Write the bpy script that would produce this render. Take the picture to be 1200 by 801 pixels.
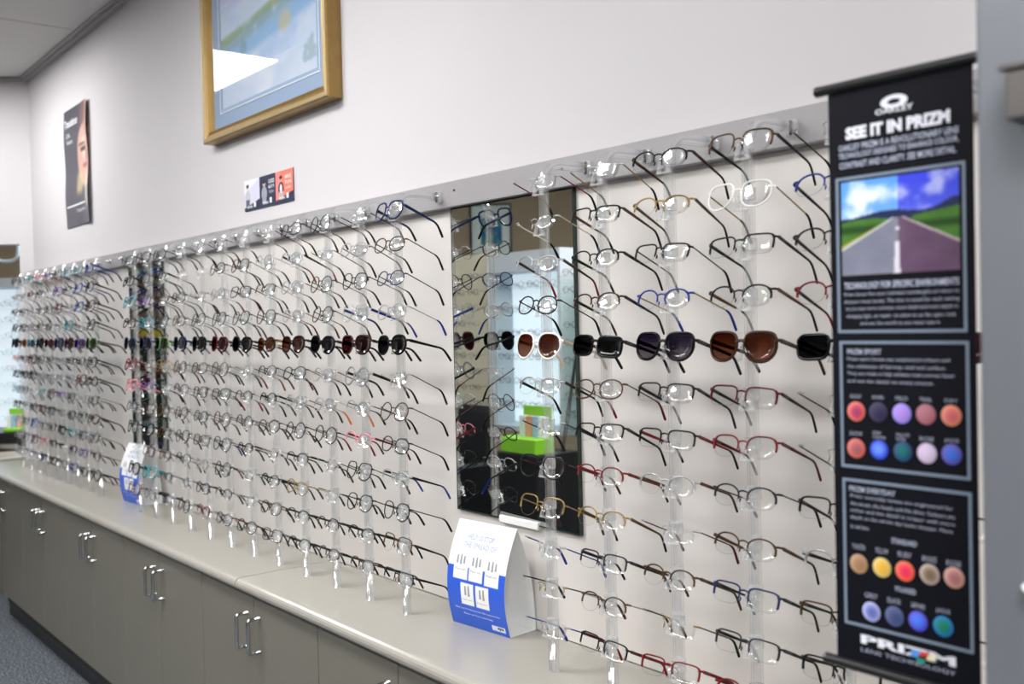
import bpy, math, random
import numpy as np
from mathutils import Matrix, Vector

for _o in list(bpy.data.objects):
    bpy.data.objects.remove(_o)
SC = bpy.context.scene
COL = SC.collection
EYE, CAMY = 1.57, -1.58          # eye height; the wall with the displays is the plane y = 0

# ------------------------------------------------------------------ camera
cam = bpy.data.cameras.new('camera')
cam.lens = 35.01
cam.sensor_width = 36.0
cam.clip_start = 0.02
cam.dof.use_dof = True
cam.dof.focus_distance = 2.3
cam.dof.aperture_fstop = 4.0
camo = bpy.data.objects.new('camera', cam)
COL.objects.link(camo)
r_ = Vector((0.63131784, 0.77518337, -0.02298971))
u_ = Vector((-0.00033227, 0.02991445, 0.99955241))
f_ = Vector((-0.77552413, 0.63102763, -0.01914310))
camo.matrix_world = Matrix(((r_.x, u_.x, -f_.x, 0.0), (r_.y, u_.y, -f_.y, CAMY), (r_.z, u_.z, -f_.z, EYE), (0, 0, 0, 1)))
SC.camera = camo

# ------------------------------------------------------------------ world, exposure
w = bpy.data.worlds.new('world')
SC.world = w
w.use_nodes = True
w.node_tree.nodes['Background'].inputs[0].default_value = (0.93, 0.96, 1.0, 1)
w.node_tree.nodes['Background'].inputs[1].default_value = 0.35
SC.view_settings.view_transform = 'Standard'
SC.view_settings.look = 'None'
SC.view_settings.gamma = 1.0
SC.view_settings.use_curve_mapping = False
SC.view_settings.exposure = 1.42
LIGHT = 11.5                       # strength of the ceiling panels
try:
    SC.cycles.transparent_max_bounces = 96
    SC.cycles.max_bounces = 10
    SC.cycles.diffuse_bounces = 4
    SC.cycles.glossy_bounces = 5
    SC.cycles.use_denoising = True
    SC.cycles.caustics_reflective = False
    SC.cycles.caustics_refractive = False
except Exception:
    pass

random.seed(11)


def Wp(x, d, h):                  # along the wall, distance from the camera plane, height about the eye
    return (x, d + CAMY, h + EYE)


# ------------------------------------------------------------------ materials
MATS = {}


def mat(name, color, rough=0.5, metal=0.0, spec=0.5, noise=0.0, scale=40.0, bump=0.0, coat=0.0):
    if name in MATS:
        return MATS[name]
    m = bpy.data.materials.new(name)
    m.use_nodes = True
    nt = m.node_tree
    b = nt.nodes['Principled BSDF']
    b.inputs['Base Color'].default_value = (*color, 1)
    b.inputs['Roughness'].default_value = rough
    b.inputs['Metallic'].default_value = metal
    b.inputs['Specular IOR Level'].default_value = spec
    b.inputs['Coat Weight'].default_value = coat
    if noise or bump:
        tc = nt.nodes.new('ShaderNodeTexCoord')
        n = nt.nodes.new('ShaderNodeTexNoise')
        n.inputs['Scale'].default_value = scale
        n.inputs['Detail'].default_value = 4
        nt.links.new(tc.outputs['Object'], n.inputs['Vector'])
        if noise:
            mx = nt.nodes.new('ShaderNodeMixRGB')
            mx.inputs[1].default_value = (*[c * (1 - noise) for c in color], 1)
            mx.inputs[2].default_value = (*[min(1, c * (1 + noise)) for c in color], 1)
            nt.links.new(n.outputs['Fac'], mx.inputs[0])
            nt.links.new(mx.outputs[0], b.inputs['Base Color'])
        if bump:
            bp = nt.nodes.new('ShaderNodeBump')
            bp.inputs['Strength'].default_value = bump
            bp.inputs['Distance'].default_value = 0.002
            nt.links.new(n.outputs['Fac'], bp.inputs['Height'])
            nt.links.new(bp.outputs[0], b.inputs['Normal'])
    MATS[name] = m
    return m


def thin_glass(name, tint=(1, 1, 1), ior=1.5, rough=0.02, milky=0.0, gloss=1.0, grad=None, edge=None):
    """clear plastic or glass whose faces pass light straight on and reflect by Fresnel"""
    if name in MATS:
        return MATS[name]
    m = bpy.data.materials.new(name)
    m.use_nodes = True
    nt = m.node_tree
    nt.nodes.clear()
    out = nt.nodes.new('ShaderNodeOutputMaterial')
    tr = nt.nodes.new('ShaderNodeBsdfTransparent')
    tr.inputs[0].default_value = (*tint, 1)
    gl = nt.nodes.new('ShaderNodeBsdfGlossy')
    gl.inputs['Roughness'].default_value = rough
    gl.inputs[0].default_value = (gloss, gloss, gloss, 1)
    fr = nt.nodes.new('ShaderNodeFresnel')
    fr.inputs[0].default_value = ior
    if grad:                      # a lens dyed darker at its top
        tc = nt.nodes.new('ShaderNodeTexCoord')
        sp = nt.nodes.new('ShaderNodeSeparateXYZ')
        mr = nt.nodes.new('ShaderNodeMapRange')
        mr.inputs[1].default_value = -0.026
        mr.inputs[2].default_value = 0.01
        mx = nt.nodes.new('ShaderNodeMixRGB')
        mx.inputs[1].default_value = (*grad, 1)
        mx.inputs[2].default_value = (*tint, 1)
        nt.links.new(tc.outputs['Object'], sp.inputs[0])
        nt.links.new(sp.outputs[2], mr.inputs[0])
        nt.links.new(mr.outputs[0], mx.inputs[0])
        nt.links.new(mx.outputs[0], tr.inputs[0])
    if edge:                      # a longer way through the wall where it is seen edge on
        lw = nt.nodes.new('ShaderNodeLayerWeight')
        lw.inputs[0].default_value = 0.5
        pw = nt.nodes.new('ShaderNodeMath')
        pw.operation = 'POWER'
        pw.inputs[1].default_value = 4.5
        mx = nt.nodes.new('ShaderNodeMixRGB')
        mx.inputs[1].default_value = (*tint, 1)
        mx.inputs[2].default_value = (*edge, 1)
        nt.links.new(lw.outputs['Facing'], pw.inputs[0])
        nt.links.new(pw.outputs[0], mx.inputs[0])
        nt.links.new(mx.outputs[0], tr.inputs[0])
    mix = nt.nodes.new('ShaderNodeMixShader')
    ge = nt.nodes.new('ShaderNodeNewGeometry')
    sb = nt.nodes.new('ShaderNodeMath')          # only outer faces reflect; no trapped light in thin walls
    sb.operation = 'SUBTRACT'
    sb.use_clamp = True
    nt.links.new(fr.outputs[0], sb.inputs[0])
    nt.links.new(ge.outputs['Backfacing'], sb.inputs[1])
    nt.links.new(sb.outputs[0], mix.inputs[0])
    nt.links.new(tr.outputs[0], mix.inputs[1])
    nt.links.new(gl.outputs[0], mix.inputs[2])
    last = mix
    if milky:
        df = nt.nodes.new('ShaderNodeBsdfDiffuse')
        df.inputs[0].default_value = (0.95, 0.96, 0.98, 1)
        m2 = nt.nodes.new('ShaderNodeMixShader')
        m2.inputs[0].default_value = milky
        nt.links.new(last.outputs[0], m2.inputs[1])
        nt.links.new(df.outputs[0], m2.inputs[2])
        last = m2
    nt.links.new(last.outputs[0], out.inputs[0])
    MATS[name] = m
    return m


def emit(name, color, strength):
    m = bpy.data.materials.new(name)
    m.use_nodes = True
    b = m.node_tree.nodes['Principled BSDF']
    b.inputs['Base Color'].default_value = (*color, 1)
    b.inputs['Emission Color'].default_value = (*color, 1)
    b.inputs['Emission Strength'].default_value = strength
    return m


def print_mat(name, rough=0.45, spec=0.4):
    """flat print: colours come with the mesh"""
    if name in MATS:
        return MATS[name]
    m = bpy.data.materials.new(name)
    m.use_nodes = True
    nt = m.node_tree
    b = nt.nodes['Principled BSDF']
    a = nt.nodes.new('ShaderNodeVertexColor')
    a.layer_name = 'ink'
    nt.links.new(a.outputs[0], b.inputs['Base Color'])
    b.inputs['Roughness'].default_value = rough
    b.inputs['Specular IOR Level'].default_value = spec
    MATS[name] = m
    return m


M_WALL = mat('wall_paint', (0.62, 0.602, 0.632), 0.75, spec=0.25, noise=0.015, scale=3, bump=0.03)
M_CEIL = mat('ceiling_tile_board', (0.66, 0.65, 0.64), 0.9, spec=0.1, noise=0.06, scale=60, bump=0.2)
M_TRIM = mat('ceiling_angle_trim', (0.34, 0.33, 0.33), 0.4)
M_TAN = mat('tan_paint', (0.33, 0.27, 0.19), 0.8, spec=0.2, noise=0.03, scale=4)
M_PANEL = mat('laminate_panel', (0.70, 0.67, 0.655), 0.30, spec=0.4, noise=0.02, scale=6)
M_RAIL = mat('grey_rail', (0.33, 0.32, 0.335), 0.45, noise=0.02, scale=20)
M_TOP = mat('worktop_laminate', (0.385, 0.37, 0.335), 0.24, spec=0.5, noise=0.03, scale=120)
M_DOOR = mat('cabinet_door_laminate', (0.180, 0.171, 0.145), 0.38, spec=0.45, noise=0.03, scale=8)
M_PLINTH = mat('dark_plinth', (0.025, 0.026, 0.032), 0.5)
M_CHROME = mat('chrome', (0.62, 0.63, 0.65), 0.16, metal=1.0)
M_GOLD = mat('gilt_frame', (0.34, 0.21, 0.065), 0.36, metal=0.45, noise=0.18, scale=30, bump=0.15)
M_GOLD2 = mat('pale_gilt_edge', (0.46, 0.36, 0.19), 0.40, metal=0.25, noise=0.08, scale=40)
M_MATB = mat('blue_grey_mat', (0.31, 0.40, 0.58), 0.8)
M_WHITE = mat('white_card', (0.88, 0.89, 0.90), 0.5)
M_BLACK = mat('black_plastic', (0.012, 0.012, 0.014), 0.3)
M_GREYP = mat('grey_post_paint', (0.165, 0.180, 0.207), 0.42, metal=0.2, noise=0.03, scale=5)
M_SCREW = mat('dark_screw', (0.06, 0.055, 0.05), 0.35, metal=0.8)
M_ACR = thin_glass('clear_acrylic', (0.98, 0.985, 0.99), 2.3, 0.08, milky=0.05, edge=(0.44, 0.47, 0.51))
M_CLIP = thin_glass('clear_clip', (0.97, 0.975, 0.98), 1.9, 0.05, milky=0.22, edge=(0.72, 0.75, 0.78))
M_PANE = thin_glass('picture_glass', (0.99, 1, 1), 1.5, 0.005)
M_MIRROR = mat('silvered_glass', (0.86, 0.89, 0.88), 0.0, metal=1.0)
M_MEDGE = mat('mirror_edge', (0.02, 0.035, 0.03), 0.2)
M_PRINT = print_mat('gloss_print', 0.35, 0.45)
M_PRINTM = print_mat('matt_print', 0.8, 0.2)

# ------------------------------------------------------------------ mesh helpers


class MB:
    def __init__(s):
        s.v, s.f, s.m, s.sm = [], [], [], []
        s.mi = 0

    def add(s, v, f, smooth=False):
        o = len(s.v)
        s.v += [tuple(map(float, p)) for p in v]
        s.f += [tuple(i + o for i in q) for q in f]
        s.m += [s.mi] * len(f)
        s.sm += [smooth] * len(f)
        return s

    def box(s, x0, x1, y0, y1, z0, z1, bev=0.0):
        if bev <= 0:
            v = [(x, y, z) for x in (x0, x1) for y in (y0, y1) for z in (z0, z1)]
            f = [(0, 1, 3, 2), (4, 6, 7, 5), (0, 4, 5, 1), (2, 3, 7, 6), (0, 2, 6, 4), (1, 5, 7, 3)]
            return s.add(v, f)
        b = bev
        v, idx = [], {}
        for i, x in enumerate((x0, x1)):
            for j, y in enumerate((y0, y1)):
                for k, z in enumerate((z0, z1)):
                    sx, sy, sz = (1 - 2 * i) * b, (1 - 2 * j) * b, (1 - 2 * k) * b
                    idx[i, j, k] = len(v)
                    v += [(x, y + sy, z + sz), (x + sx, y, z + sz), (x + sx, y + sy, z)]
        f = []
        I = lambda i, j, k, a: idx[i, j, k] + a
        for i in (0, 1):
            q = [I(i, 0, 0, 0), I(i, 1, 0, 0), I(i, 1, 1, 0), I(i, 0, 1, 0)]
            f.append(tuple(q if i else q[::-1]))
            q = [I(0, i, 0, 1), I(0, i, 1, 1), I(1, i, 1, 1), I(1, i, 0, 1)]
            f.append(tuple(q if i else q[::-1]))
            q = [I(0, 0, i, 2), I(1, 0, i, 2), I(1, 1, i, 2), I(0, 1, i, 2)]
            f.append(tuple(q if i else q[::-1]))
        for a in (0, 1):
            for c in (0, 1):
                f.append((I(0, a, c, 1), I(1, a, c, 1), I(1, a, c, 2), I(0, a, c, 2)))
                f.append((I(a, 0, c, 0), I(a, 1, c, 0), I(a, 1, c, 2), I(a, 0, c, 2)))
                f.append((I(a, c, 0, 0), I(a, c, 1, 0), I(a, c, 1, 1), I(a, c, 0, 1)))
        for i in (0, 1):
            for j in (0, 1):
                for k in (0, 1):
                    f.append((I(i, j, k, 0), I(i, j, k, 1), I(i, j, k, 2)))
        return s.add(v, f)

    def sweep(s, path, ru, rv, ref, k=6, closed=False, caps=True):
        P = np.asarray(path, float)
        n = len(P)
        if closed:
            T = np.roll(P, -1, 0) - np.roll(P, 1, 0)
        else:
            T = np.gradient(P, axis=0)
        T /= np.linalg.norm(T, axis=1)[:, None] + 1e-12
        ref = np.asarray(ref, float)
        B = np.cross(T, ref)
        B /= np.linalg.norm(B, axis=1)[:, None] + 1e-12
        N = np.cross(B, T)
        ru = np.broadcast_to(np.asarray(ru, float), (n,))
        rv = np.broadcast_to(np.asarray(rv, float), (n,))
        a = np.arange(k) * 2 * math.pi / k + math.pi / k
        V = P[:, None, :] + np.cos(a)[None, :, None] * ru[:, None, None] * B[:, None, :] + np.sin(a)[None, :, None] * rv[:, None, None] * N[:, None, :]
        f = []
        for i in range(n if closed else n - 1):
            j = (i + 1) % n
            for q in range(k):
                r = (q + 1) % k
                f.append((i * k + q, j * k + q, j * k + r, i * k + r))
        s.add(V.reshape(-1, 3), f, True)
        if caps and not closed:
            o = len(s.v) - n * k
            s.f += [tuple(o + q for q in range(k))[::-1], tuple(o + (n - 1) * k + q for q in range(k))]
            s.m += [s.mi] * 2
            s.sm += [False] * 2
        return s

    def grid(s, fn, nu, nv, smooth=True):
        v = [fn(i / nu, j / nv) for j in range(nv + 1) for i in range(nu + 1)]
        f = [(j * (nu + 1) + i, j * (nu + 1) + i + 1, (j + 1) * (nu + 1) + i + 1, (j + 1) * (nu + 1) + i) for j in range(nv) for i in range(nu)]
        return s.add(v, f, smooth)

    def disc(s, c, r, y0, y1, n=24):
        """coin whose flat faces look along y"""
        a = [2 * math.pi * i / n for i in range(n)]
        v = [(c[0] + r * math.cos(t), y0, c[1] + r * math.sin(t)) for t in a] + [(c[0] + r * math.cos(t), y1, c[1] + r * math.sin(t)) for t in a]
        f = [tuple(range(n)), tuple(range(2 * n - 1, n - 1, -1))] + [(i, n + i, n + (i + 1) % n, (i + 1) % n) for i in range(n)]
        return s.add(v, f)

    def mesh(s, name):
        me = bpy.data.meshes.new(name)
        me.from_pydata(s.v, [], s.f)
        me.polygons.foreach_set('material_index', s.m)
        me.polygons.foreach_set('use_smooth', s.sm)
        me.update()
        return me


def link(name, data, parent=None, mats=None, loc=None):
    o = bpy.data.objects.new(name, data)
    COL.objects.link(o)
    if parent is not None:
        o.parent = parent
    if loc is not None:
        o.location = loc
    if mats is not None and data is not None:
        for m in (mats if isinstance(mats, (list, tuple)) else [mats]):
            data.materials.append(m)
    return o


def build(mb, name, mats, parent=None, loc=None):
    return link(name, mb.mesh(name), parent, mats, loc)


def tag(o, label=None, cat=None, group=None, kind=None):
    if label:
        o['label'] = label
    if cat:
        o['category'] = cat
    if group:
        o['group'] = group
    if kind:
        o['kind'] = kind
    return o


def thing(name, loc, label, cat, group=None, rz=0.0):
    o = bpy.data.objects.new(name, None)
    o.empty_display_size = 0.05
    COL.objects.link(o)
    o.location = loc
    o.rotation_euler = (0, 0, rz)
    return tag(o, label, cat, group)


def ink(me, fn):
    """vertex colours for a flat print from fn(u, v), linear"""
    at = me.color_attributes.new('ink', 'FLOAT_COLOR', 'POINT')
    uv = me['uvs'] if 'uvs' in me else None
    return at


def srgb(c):
    c = np.asarray(c, float)
    return np.where(c <= 0.04045, c / 12.92, ((c + 0.055) / 1.055) ** 2.4)


def print_grid(name, pos, color, nu, nv, parent, material=None, loc=None, thick=0.0):
    """a grid placed by pos(u, v) whose vertices carry colours color(U, V) (sRGB arrays)"""
    mb = MB().grid(pos, nu, nv)
    me = mb.mesh(name)
    U, V = np.meshgrid(np.linspace(0, 1, nu + 1), np.linspace(0, 1, nv + 1))
    rgb = srgb(np.clip(color(U.ravel(), V.ravel()), 0, 1))
    at = me.color_attributes.new('ink', 'FLOAT_COLOR', 'POINT')
    at.data.foreach_set('color', np.column_stack([rgb, np.ones(len(rgb))]).ravel().astype(np.float32))
    return link(name, me, parent, material or M_PRINT, loc)


def vnoise(U, V, s, seed=0, octs=3):
    rs = np.random.RandomState(seed)
    out = np.zeros_like(U)
    amp, tot = 1.0, 0.0
    for o in range(octs):
        n = int(s * 2 ** o) + 2
        g = rs.rand(n + 1, n + 1)
        x, y = np.clip(U, 0, 0.9999) * (n - 1), np.clip(V, 0, 0.9999) * (n - 1)
        i, j = x.astype(int), y.astype(int)
        fx, fy = x - i, y - j
        fx, fy = fx * fx * (3 - 2 * fx), fy * fy * (3 - 2 * fy)
        out += amp * (g[j, i] * (1 - fx) * (1 - fy) + g[j, i + 1] * fx * (1 - fy) + g[j + 1, i] * (1 - fx) * fy + g[j + 1, i + 1] * fx * fy)
        tot += amp
        amp *= 0.5
    return out / tot


def lay(base, c, m):
    return base * (1 - m[:, None]) + np.asarray(c)[None, :] * m[:, None]


def sstep(a, b, x):
    t = np.clip((x - a) / (b - a + 1e-9), 0, 1)
    return t * t * (3 - 2 * t)


_txt = {}


def letters(name, parent, m, put, items):
    """one object per line of lettering; items are (text, x0, x1, z, height, weight)"""
    for it in items:
        mb = MB()
        text_on(mb, it[0], it[1], it[2], it[3], it[4], put, it[5] if len(it) > 5 else 0.0)
        build(mb, name, m, parent)




def text_data(s, bold=0.0):
    """flat letter mesh: vertices centred and scaled to width 1 by cap height, faces, aspect"""
    key = (s, bold)
    if key in _txt:
        return _txt[key]
    cu = bpy.data.curves.new('lettering', 'FONT')
    cu.body = s
    cu.align_x = 'LEFT'
    cu.resolution_u = 2
    cu.offset = bold
    cu.fill_mode = 'FRONT'
    o = bpy.data.objects.new('lettering', cu)
    COL.objects.link(o)
    dg = bpy.context.evaluated_depsgraph_get()
    me = bpy.data.meshes.new_from_object(o.evaluated_get(dg))
    n = len(me.vertices)
    v = np.zeros(n * 3)
    me.vertices.foreach_get('co', v)
    v = v.reshape(-1, 3)
    f = [tuple(p.vertices) for p in me.polygons]
    bpy.data.objects.remove(o)
    bpy.data.curves.remove(cu)
    bpy.data.meshes.remove(me)
    lo, hi = v.min(0), v.max(0)
    v = v - [lo[0], lo[1], 0]
    res = (v[:, :2], f, hi[0] - lo[0], hi[1] - lo[1])
    _txt[key] = res
    return res


def text_on(mb, s, x0, x1, zc, h, put, bold=0.0):
    """letters stretched into x0..x1, centred on zc with height h; put(x, z) gives the 3-D point"""
    v, f, wd, ht = text_data(s, bold)
    X = x0 + v[:, 0] / wd * (x1 - x0)
    Z = zc - h / 2 + v[:, 1] / ht * h
    return mb.add([put(a, b) for a, b in zip(X, Z)], f)


# ------------------------------------------------------------------ the setting
CEIL = 3.12


def structure(mb, name, mats):
    return tag(build(mb, name, mats), kind='structure')


# floor: carpet
mc = bpy.data.materials.new('speckled_carpet')
mc.use_nodes = True
nt = mc.node_tree
bs = nt.nodes['Principled BSDF']
bs.inputs['Roughness'].default_value = 0.95
bs.inputs['Specular IOR Level'].default_value = 0.1
tc = nt.nodes.new('ShaderNodeTexCoord')
n1 = nt.nodes.new('ShaderNodeTexNoise')
n1.inputs['Scale'].default_value = 120
n1.inputs['Detail'].default_value = 3
cr = nt.nodes.new('ShaderNodeValToRGB')
cr.color_ramp.elements[0].position = 0.36
cr.color_ramp.elements[0].color = (0.04, 0.047, 0.056, 1)
cr.color_ramp.elements[1].position = 0.68
cr.color_ramp.elements[1].color = (0.34, 0.37, 0.41, 1)
e = cr.color_ramp.elements.new(0.52)
e.color = (0.105, 0.12, 0.14, 1)
bp = nt.nodes.new('ShaderNodeBump')
bp.inputs['Strength'].default_value = 0.6
bp.inputs['Distance'].default_value = 0.004
nt.links.new(tc.outputs['Object'], n1.inputs['Vector'])
nt.links.new(n1.outputs['Fac'], cr.inputs[0])
nt.links.new(cr.outputs[0], bs.inputs['Base Color'])
nt.links.new(n1.outputs['Fac'], bp.inputs['Height'])
nt.links.new(bp.outputs[0], bs.inputs['Normal'])
structure(MB().box(-12, 3.0, -9.0, 3.2, -0.12, 0.0), 'floor', mc)

ceil = structure(MB().box(-12, 3.0, -9.0, 3.2, CEIL + 0.02, CEIL + 0.14), 'ceiling', M_TRIM)
tile = MB().box(-0.595, 0.595, -0.297, 0.297, 0.0, 0.019, 0.002).mesh('ceiling_tile')
tile.materials.append(M_CEIL)
for i in range(-3, 6):
    for j in range(-6, 3):
        xa, yb = -5.97 + 1.2 * i, -0.18 + 0.6 * j
        if xa > 2.3 or yb > 0.0 and xa > -6.5 and False:
            continue
        t = link('ceiling_tile', tile, ceil)
        t.location = (xa, yb, CEIL)

# wall behind the displays (y >= 0) with the splayed end wall and its doorway
CX, CY_ = -6.522, 0.0
structure(MB().box(CX, 3.0, 0.0, 0.12, 0.0, CEIL + 0.02), 'wall_back', M_WALL)
ang = math.atan2(-0.775, -0.631)


def splay(mb, s0, s1, o0, o1, z0, z1, bev=0):
    """box on the splayed wall: s along it from the corner, o away behind it"""
    sub = MB().box(s0, s1, o0, o1, z0, z1, bev)
    ca, sa = -0.631, -0.775
    return mb.add([(CX + ca * x - 0.775 * y, CY_ + sa * x + 0.631 * y, z) for x, y, z in sub.v], sub.f)


wl = MB()
splay(wl, 0.0, 0.085, 0.0, 0.1, 0.0, CEIL + 0.02)
splay(wl, 0.085, 1.9, 0.0, 0.1, EYE + 0.547, CEIL + 0.02)
splay(wl, 1.9, 3.2, 0.0, 0.1, 0.0, CEIL + 0.02)
structure(wl, 'wall_left', M_WALL)
structure(splay(splay(MB(), -3.6, 4.2, 2.7, 2.8, 0.0, CEIL + 0.02), 4.2, 4.3, 0.1, 2.8, 0.0, CEIL + 0.02), 'wall_annex', M_TAN)
# far wall behind the photographer, met in the mirror
fw = MB()
for (s0, s1) in ((-1.6, 6.5),):
    sub = MB().box(s0, s1, 0.0, 0.1, 0.0, CEIL + 0.02)
    fw.add([(-7.1 + 0.631 * x - 0.775 * y, -4.04 - 0.775 * x - 0.631 * y, z) for x, y, z in sub.v], sub.f)
fw.box(-5.3, 3.0, -6.62, -6.5, 0.0, CEIL + 0.02)
structure(fw, 'wall_front', M_TAN)
structure(MB().box(2.9, 3.0, -6.5, 0.0, 0.0, CEIL + 0.02), 'wall_right', M_TAN)
# ceiling trims
tr = MB().box(CX, 3.0, -0.028, 0.0, CEIL - 0.022, CEIL - 0.0005, 0.003)
tr.box(CX, 3.0, -0.05, -0.028, CEIL - 0.010, CEIL - 0.0005, 0.002)
structure(tr, 'trim_1', M_TRIM)
structure(splay(MB(), 0.03, 3.2, -0.028, -0.001, CEIL - 0.022, CEIL - 0.0005, 0.003), 'trim_2', M_TRIM)

# ceiling lights
def ceiling_light(x0, x1, y0, y1, label):
    t = thing('ceiling_light', ((x0 + x1) / 2, (y0 + y1) / 2, CEIL - 0.03), label, 'light', 'ceiling light panels')
    a, b = (x1 - x0) / 2, (y1 - y0) / 2
    fr = MB()
    for q in ((-a, a, -b, -b + 0.02), (-a, a, b - 0.02, b), (-a, -a + 0.02, -b + 0.02, b - 0.02), (a - 0.02, a, -b + 0.02, b - 0.02)):
        fr.box(q[0], q[1], q[2], q[3], 0.0, 0.028)
    build(fr, 'light_frame', M_WHITE, t)
    build(MB().box(-a + 0.02, a - 0.02, -b + 0.02, b - 0.02, 0.004, 0.02), 'diffuser', M_DIFF if x0 != -6.4 else M_DIFF2, t)


M_DIFF = emit('lit_diffuser', (1.0, 0.985, 0.96), LIGHT)
M_DIFF2 = emit('dimmed_lit_diffuser', (1.0, 0.985, 0.96), LIGHT * 0.56)  # same diffuser, turned down to soften the far-end panel's hot spot on the wall
for n, (xa, ya, lb) in enumerate([
        (-6.4, -1.10, 'lit white ceiling panel at the far end, mirrored in the gold framed picture'),
        (-3.4, -1.75, 'lit white ceiling panel above the middle of the counter'),
        (-0.2, -1.75, 'lit white ceiling panel nearest the tall dark banner'),
        (-4.8, -3.20, 'lit white ceiling panel over the displays opposite'),
        (-1.9, -3.20, 'lit white ceiling panel behind the photographer'),
        (1.0, -3.20, 'lit white ceiling panel nearest the shop front'),
        (-7.6, 0.55, 'lit white ceiling panel in the room through the doorway')]):
    ceiling_light(xa, xa + 1.2, ya, ya + 0.6, lb)

# ------------------------------------------------------------------ panel, rail, mirrors
XR = -0.24                                     # right end of the shelving run
p = thing('display_backing', (-3.4, -0.011, 0.822), 'long pale laminate backing behind the acrylic rods of glasses', 'wall panel')
build(MB().box(-6.50 + 3.4, XR + 3.4, -0.0095, 0.0095, 0.0, 1.0545), 'laminate_board', M_PANEL, p)
rl = thing('display_rail', (-3.4, 0, 1.877), 'long grey rail above the pale panel that holds the rods', 'rail')
build(MB().box(-6.50 + 3.4, XR + 3.4, -0.045, -0.0005, 0.0, 0.068, 0.002), 'rail_board', M_RAIL, rl)
sm_ = MB().disc((0, 0), 0.0032, -0.0478, -0.0452, 10)
sm = sm_.mesh('screw')
sm.materials.append(M_SCREW)
for x in (-4.74, -4.27, -2.11, -1.69):
    link('screw', sm, rl, loc=(x + 3.4, 0, 0.042))


def wall_mirror(x0, x1, z0, z1, label):
    cx = (x0 + x1) / 2
    t = thing('wall_mirror', (cx, -0.02, z0), label, 'mirror')
    b = MB()
    b.box(x0 - cx, x1 - cx, -0.0097, 0.0, 0.0, z1 - z0)
    build(b, 'backing', M_MEDGE, t)
    build(MB().box(x0 - cx + 0.004, x1 - cx - 0.004, -0.0102, -0.0097, 0.004, z1 - z0 - 0.004), 'mirror_glass', M_MIRROR, t)
    return t


wm = wall_mirror(-2.152, -1.672, EYE - 0.492, EYE + 0.3065, 'wide frameless mirror showing the shop opposite, right of the middle rods')
build(MB().box(-0.055, 0.095, -0.016, -0.0, -0.008, 0.010, 0.002), 'bottom_clip', M_WHITE, wm)
wall_mirror(-4.722, -4.285, EYE - 0.518, EYE + 0.3065, 'narrow looking frameless mirror between the left and middle rods')

# ------------------------------------------------------------------ worktop and cabinets
def worktop(x0, x1, label):
    t = thing('worktop', ((x0 + x1) / 2, -0.19, 0.82), label, 'worktop', None)
    L = (x1 - x0) / 2
    prof = [(0.17, 0.0), (-0.145, 0.0)]
    for k in range(1, 9):
        a = math.pi / 2 + math.pi * k / 8
        prof.append((-0.148 + 0.018 * math.cos(a), -0.018 + 0.018 * math.sin(a)))
    prof += [(0.17, -0.036)]
    n = len(prof)
    v = [(-L, a, b) for a, b in prof] + [(L, a, b) for a, b in prof]
    f = [(i, n + i, n + (i + 1) % n, (i + 1) % n) for i in range(n)] + [tuple(range(n - 1, -1, -1)), tuple(range(n, 2 * n))]
    mb = MB()
    mb.add(v[:], f, False)
    o = build(mb, 'worktop_board', M_TOP, t)
    return t


worktop(-6.47, -2.8552, 'left length of pale worktop with rounded edge, beyond the joint')
worktop(-2.8508, XR, 'right length of pale worktop with rounded edge, under the tent card')
# the worktop's short tongue through the doorway
tg = MB().box(-7.02, -6.668, -0.36, 0.25, 0.784, 0.82, 0.008)
lg = thing('pale_ledge', (-6.82, -0.05, 0.0), 'pale ledge seen through the doorway at far left', 'ledge')
tg.v = [(a + 6.82, b + 0.05, c) for a, b, c in tg.v]
build(tg, 'ledge_board', M_TOP, lg)
build(MB().box(-0.16, 0.14, -0.24, 0.22, 0.0, 0.7835), 'support', M_DOOR, lg)

M_CARC = mat('dark_carcass_edge', (0.03, 0.028, 0.025), 0.7)
DZ0, DZ1 = 0.143, 0.782
hm = MB()
hp = [(0, 0, 0.05)] + [(0, -0.030 + 0.008 * math.cos(a) - 0.0, 0.042 + 0.008 * math.sin(a)) for a in (math.pi / 2, math.pi * 0.625, math.pi * 0.75, math.pi * 0.875, math.pi)]
hp = hp + [(x, y, -z) for x, y, z in hp[::-1]]
hm.sweep(hp, 0.0056, 0.0056, (1, 0, 0), 8)
HANDLE = hm.mesh('handle')
HANDLE.materials.append(M_CHROME)
names = {-3: 'beyond the right edge', -2: 'below the tall banner', -1: 'at the bottom right', 0: 'with the handles nearest the camera',
         1: 'with the second pair of handles', 2: 'with the third pair of handles', 3: 'with the fourth pair of handles', 4: 'at the far left end'}


def cabinet(j):
    c = -2.784 - 0.792 * j
    x0, x1 = c - 0.396, c + 0.396
    t = thing('base_cabinet', (c, -0.17, 0.0), 'grey brown base cabinet under the worktop, ' + ('one leaf at the far left end' if j == 4 else names[j]), 'cabinet', 'grey base cabinets')
    lx = x0 - c if j < 4 else -6.02 - c
    build(MB().box(lx + 0.001, 0.395, -0.139, 0.148, 0.10, 0.7838), 'carcass', M_CARC, t)
    build(MB().box(lx + 0.001 - (0.12 if j == 4 else 0), 0.395, -0.108, 0.14, 0.0, 0.10), 'plinth', M_PLINTH, t)
    for sd in (-1, 1):
        a, b = (lx if sd < 0 else 0.0), (0.0 if sd < 0 else 0.396)
        if b - a < 0.02:
            continue
        g = 0.0016
        d = build(MB().box(a + g, b - g, -0.159, -0.1405, DZ0, DZ1, 0.0012), 'door', M_DOOR, t)
        h = link('handle', HANDLE, d, loc=(0.040 * sd, -0.1588, 0.668))
        if j == 4 and sd < 0:
            h.location.x = -0.04


for j in range(-3, 5):
    cabinet(j)

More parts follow.
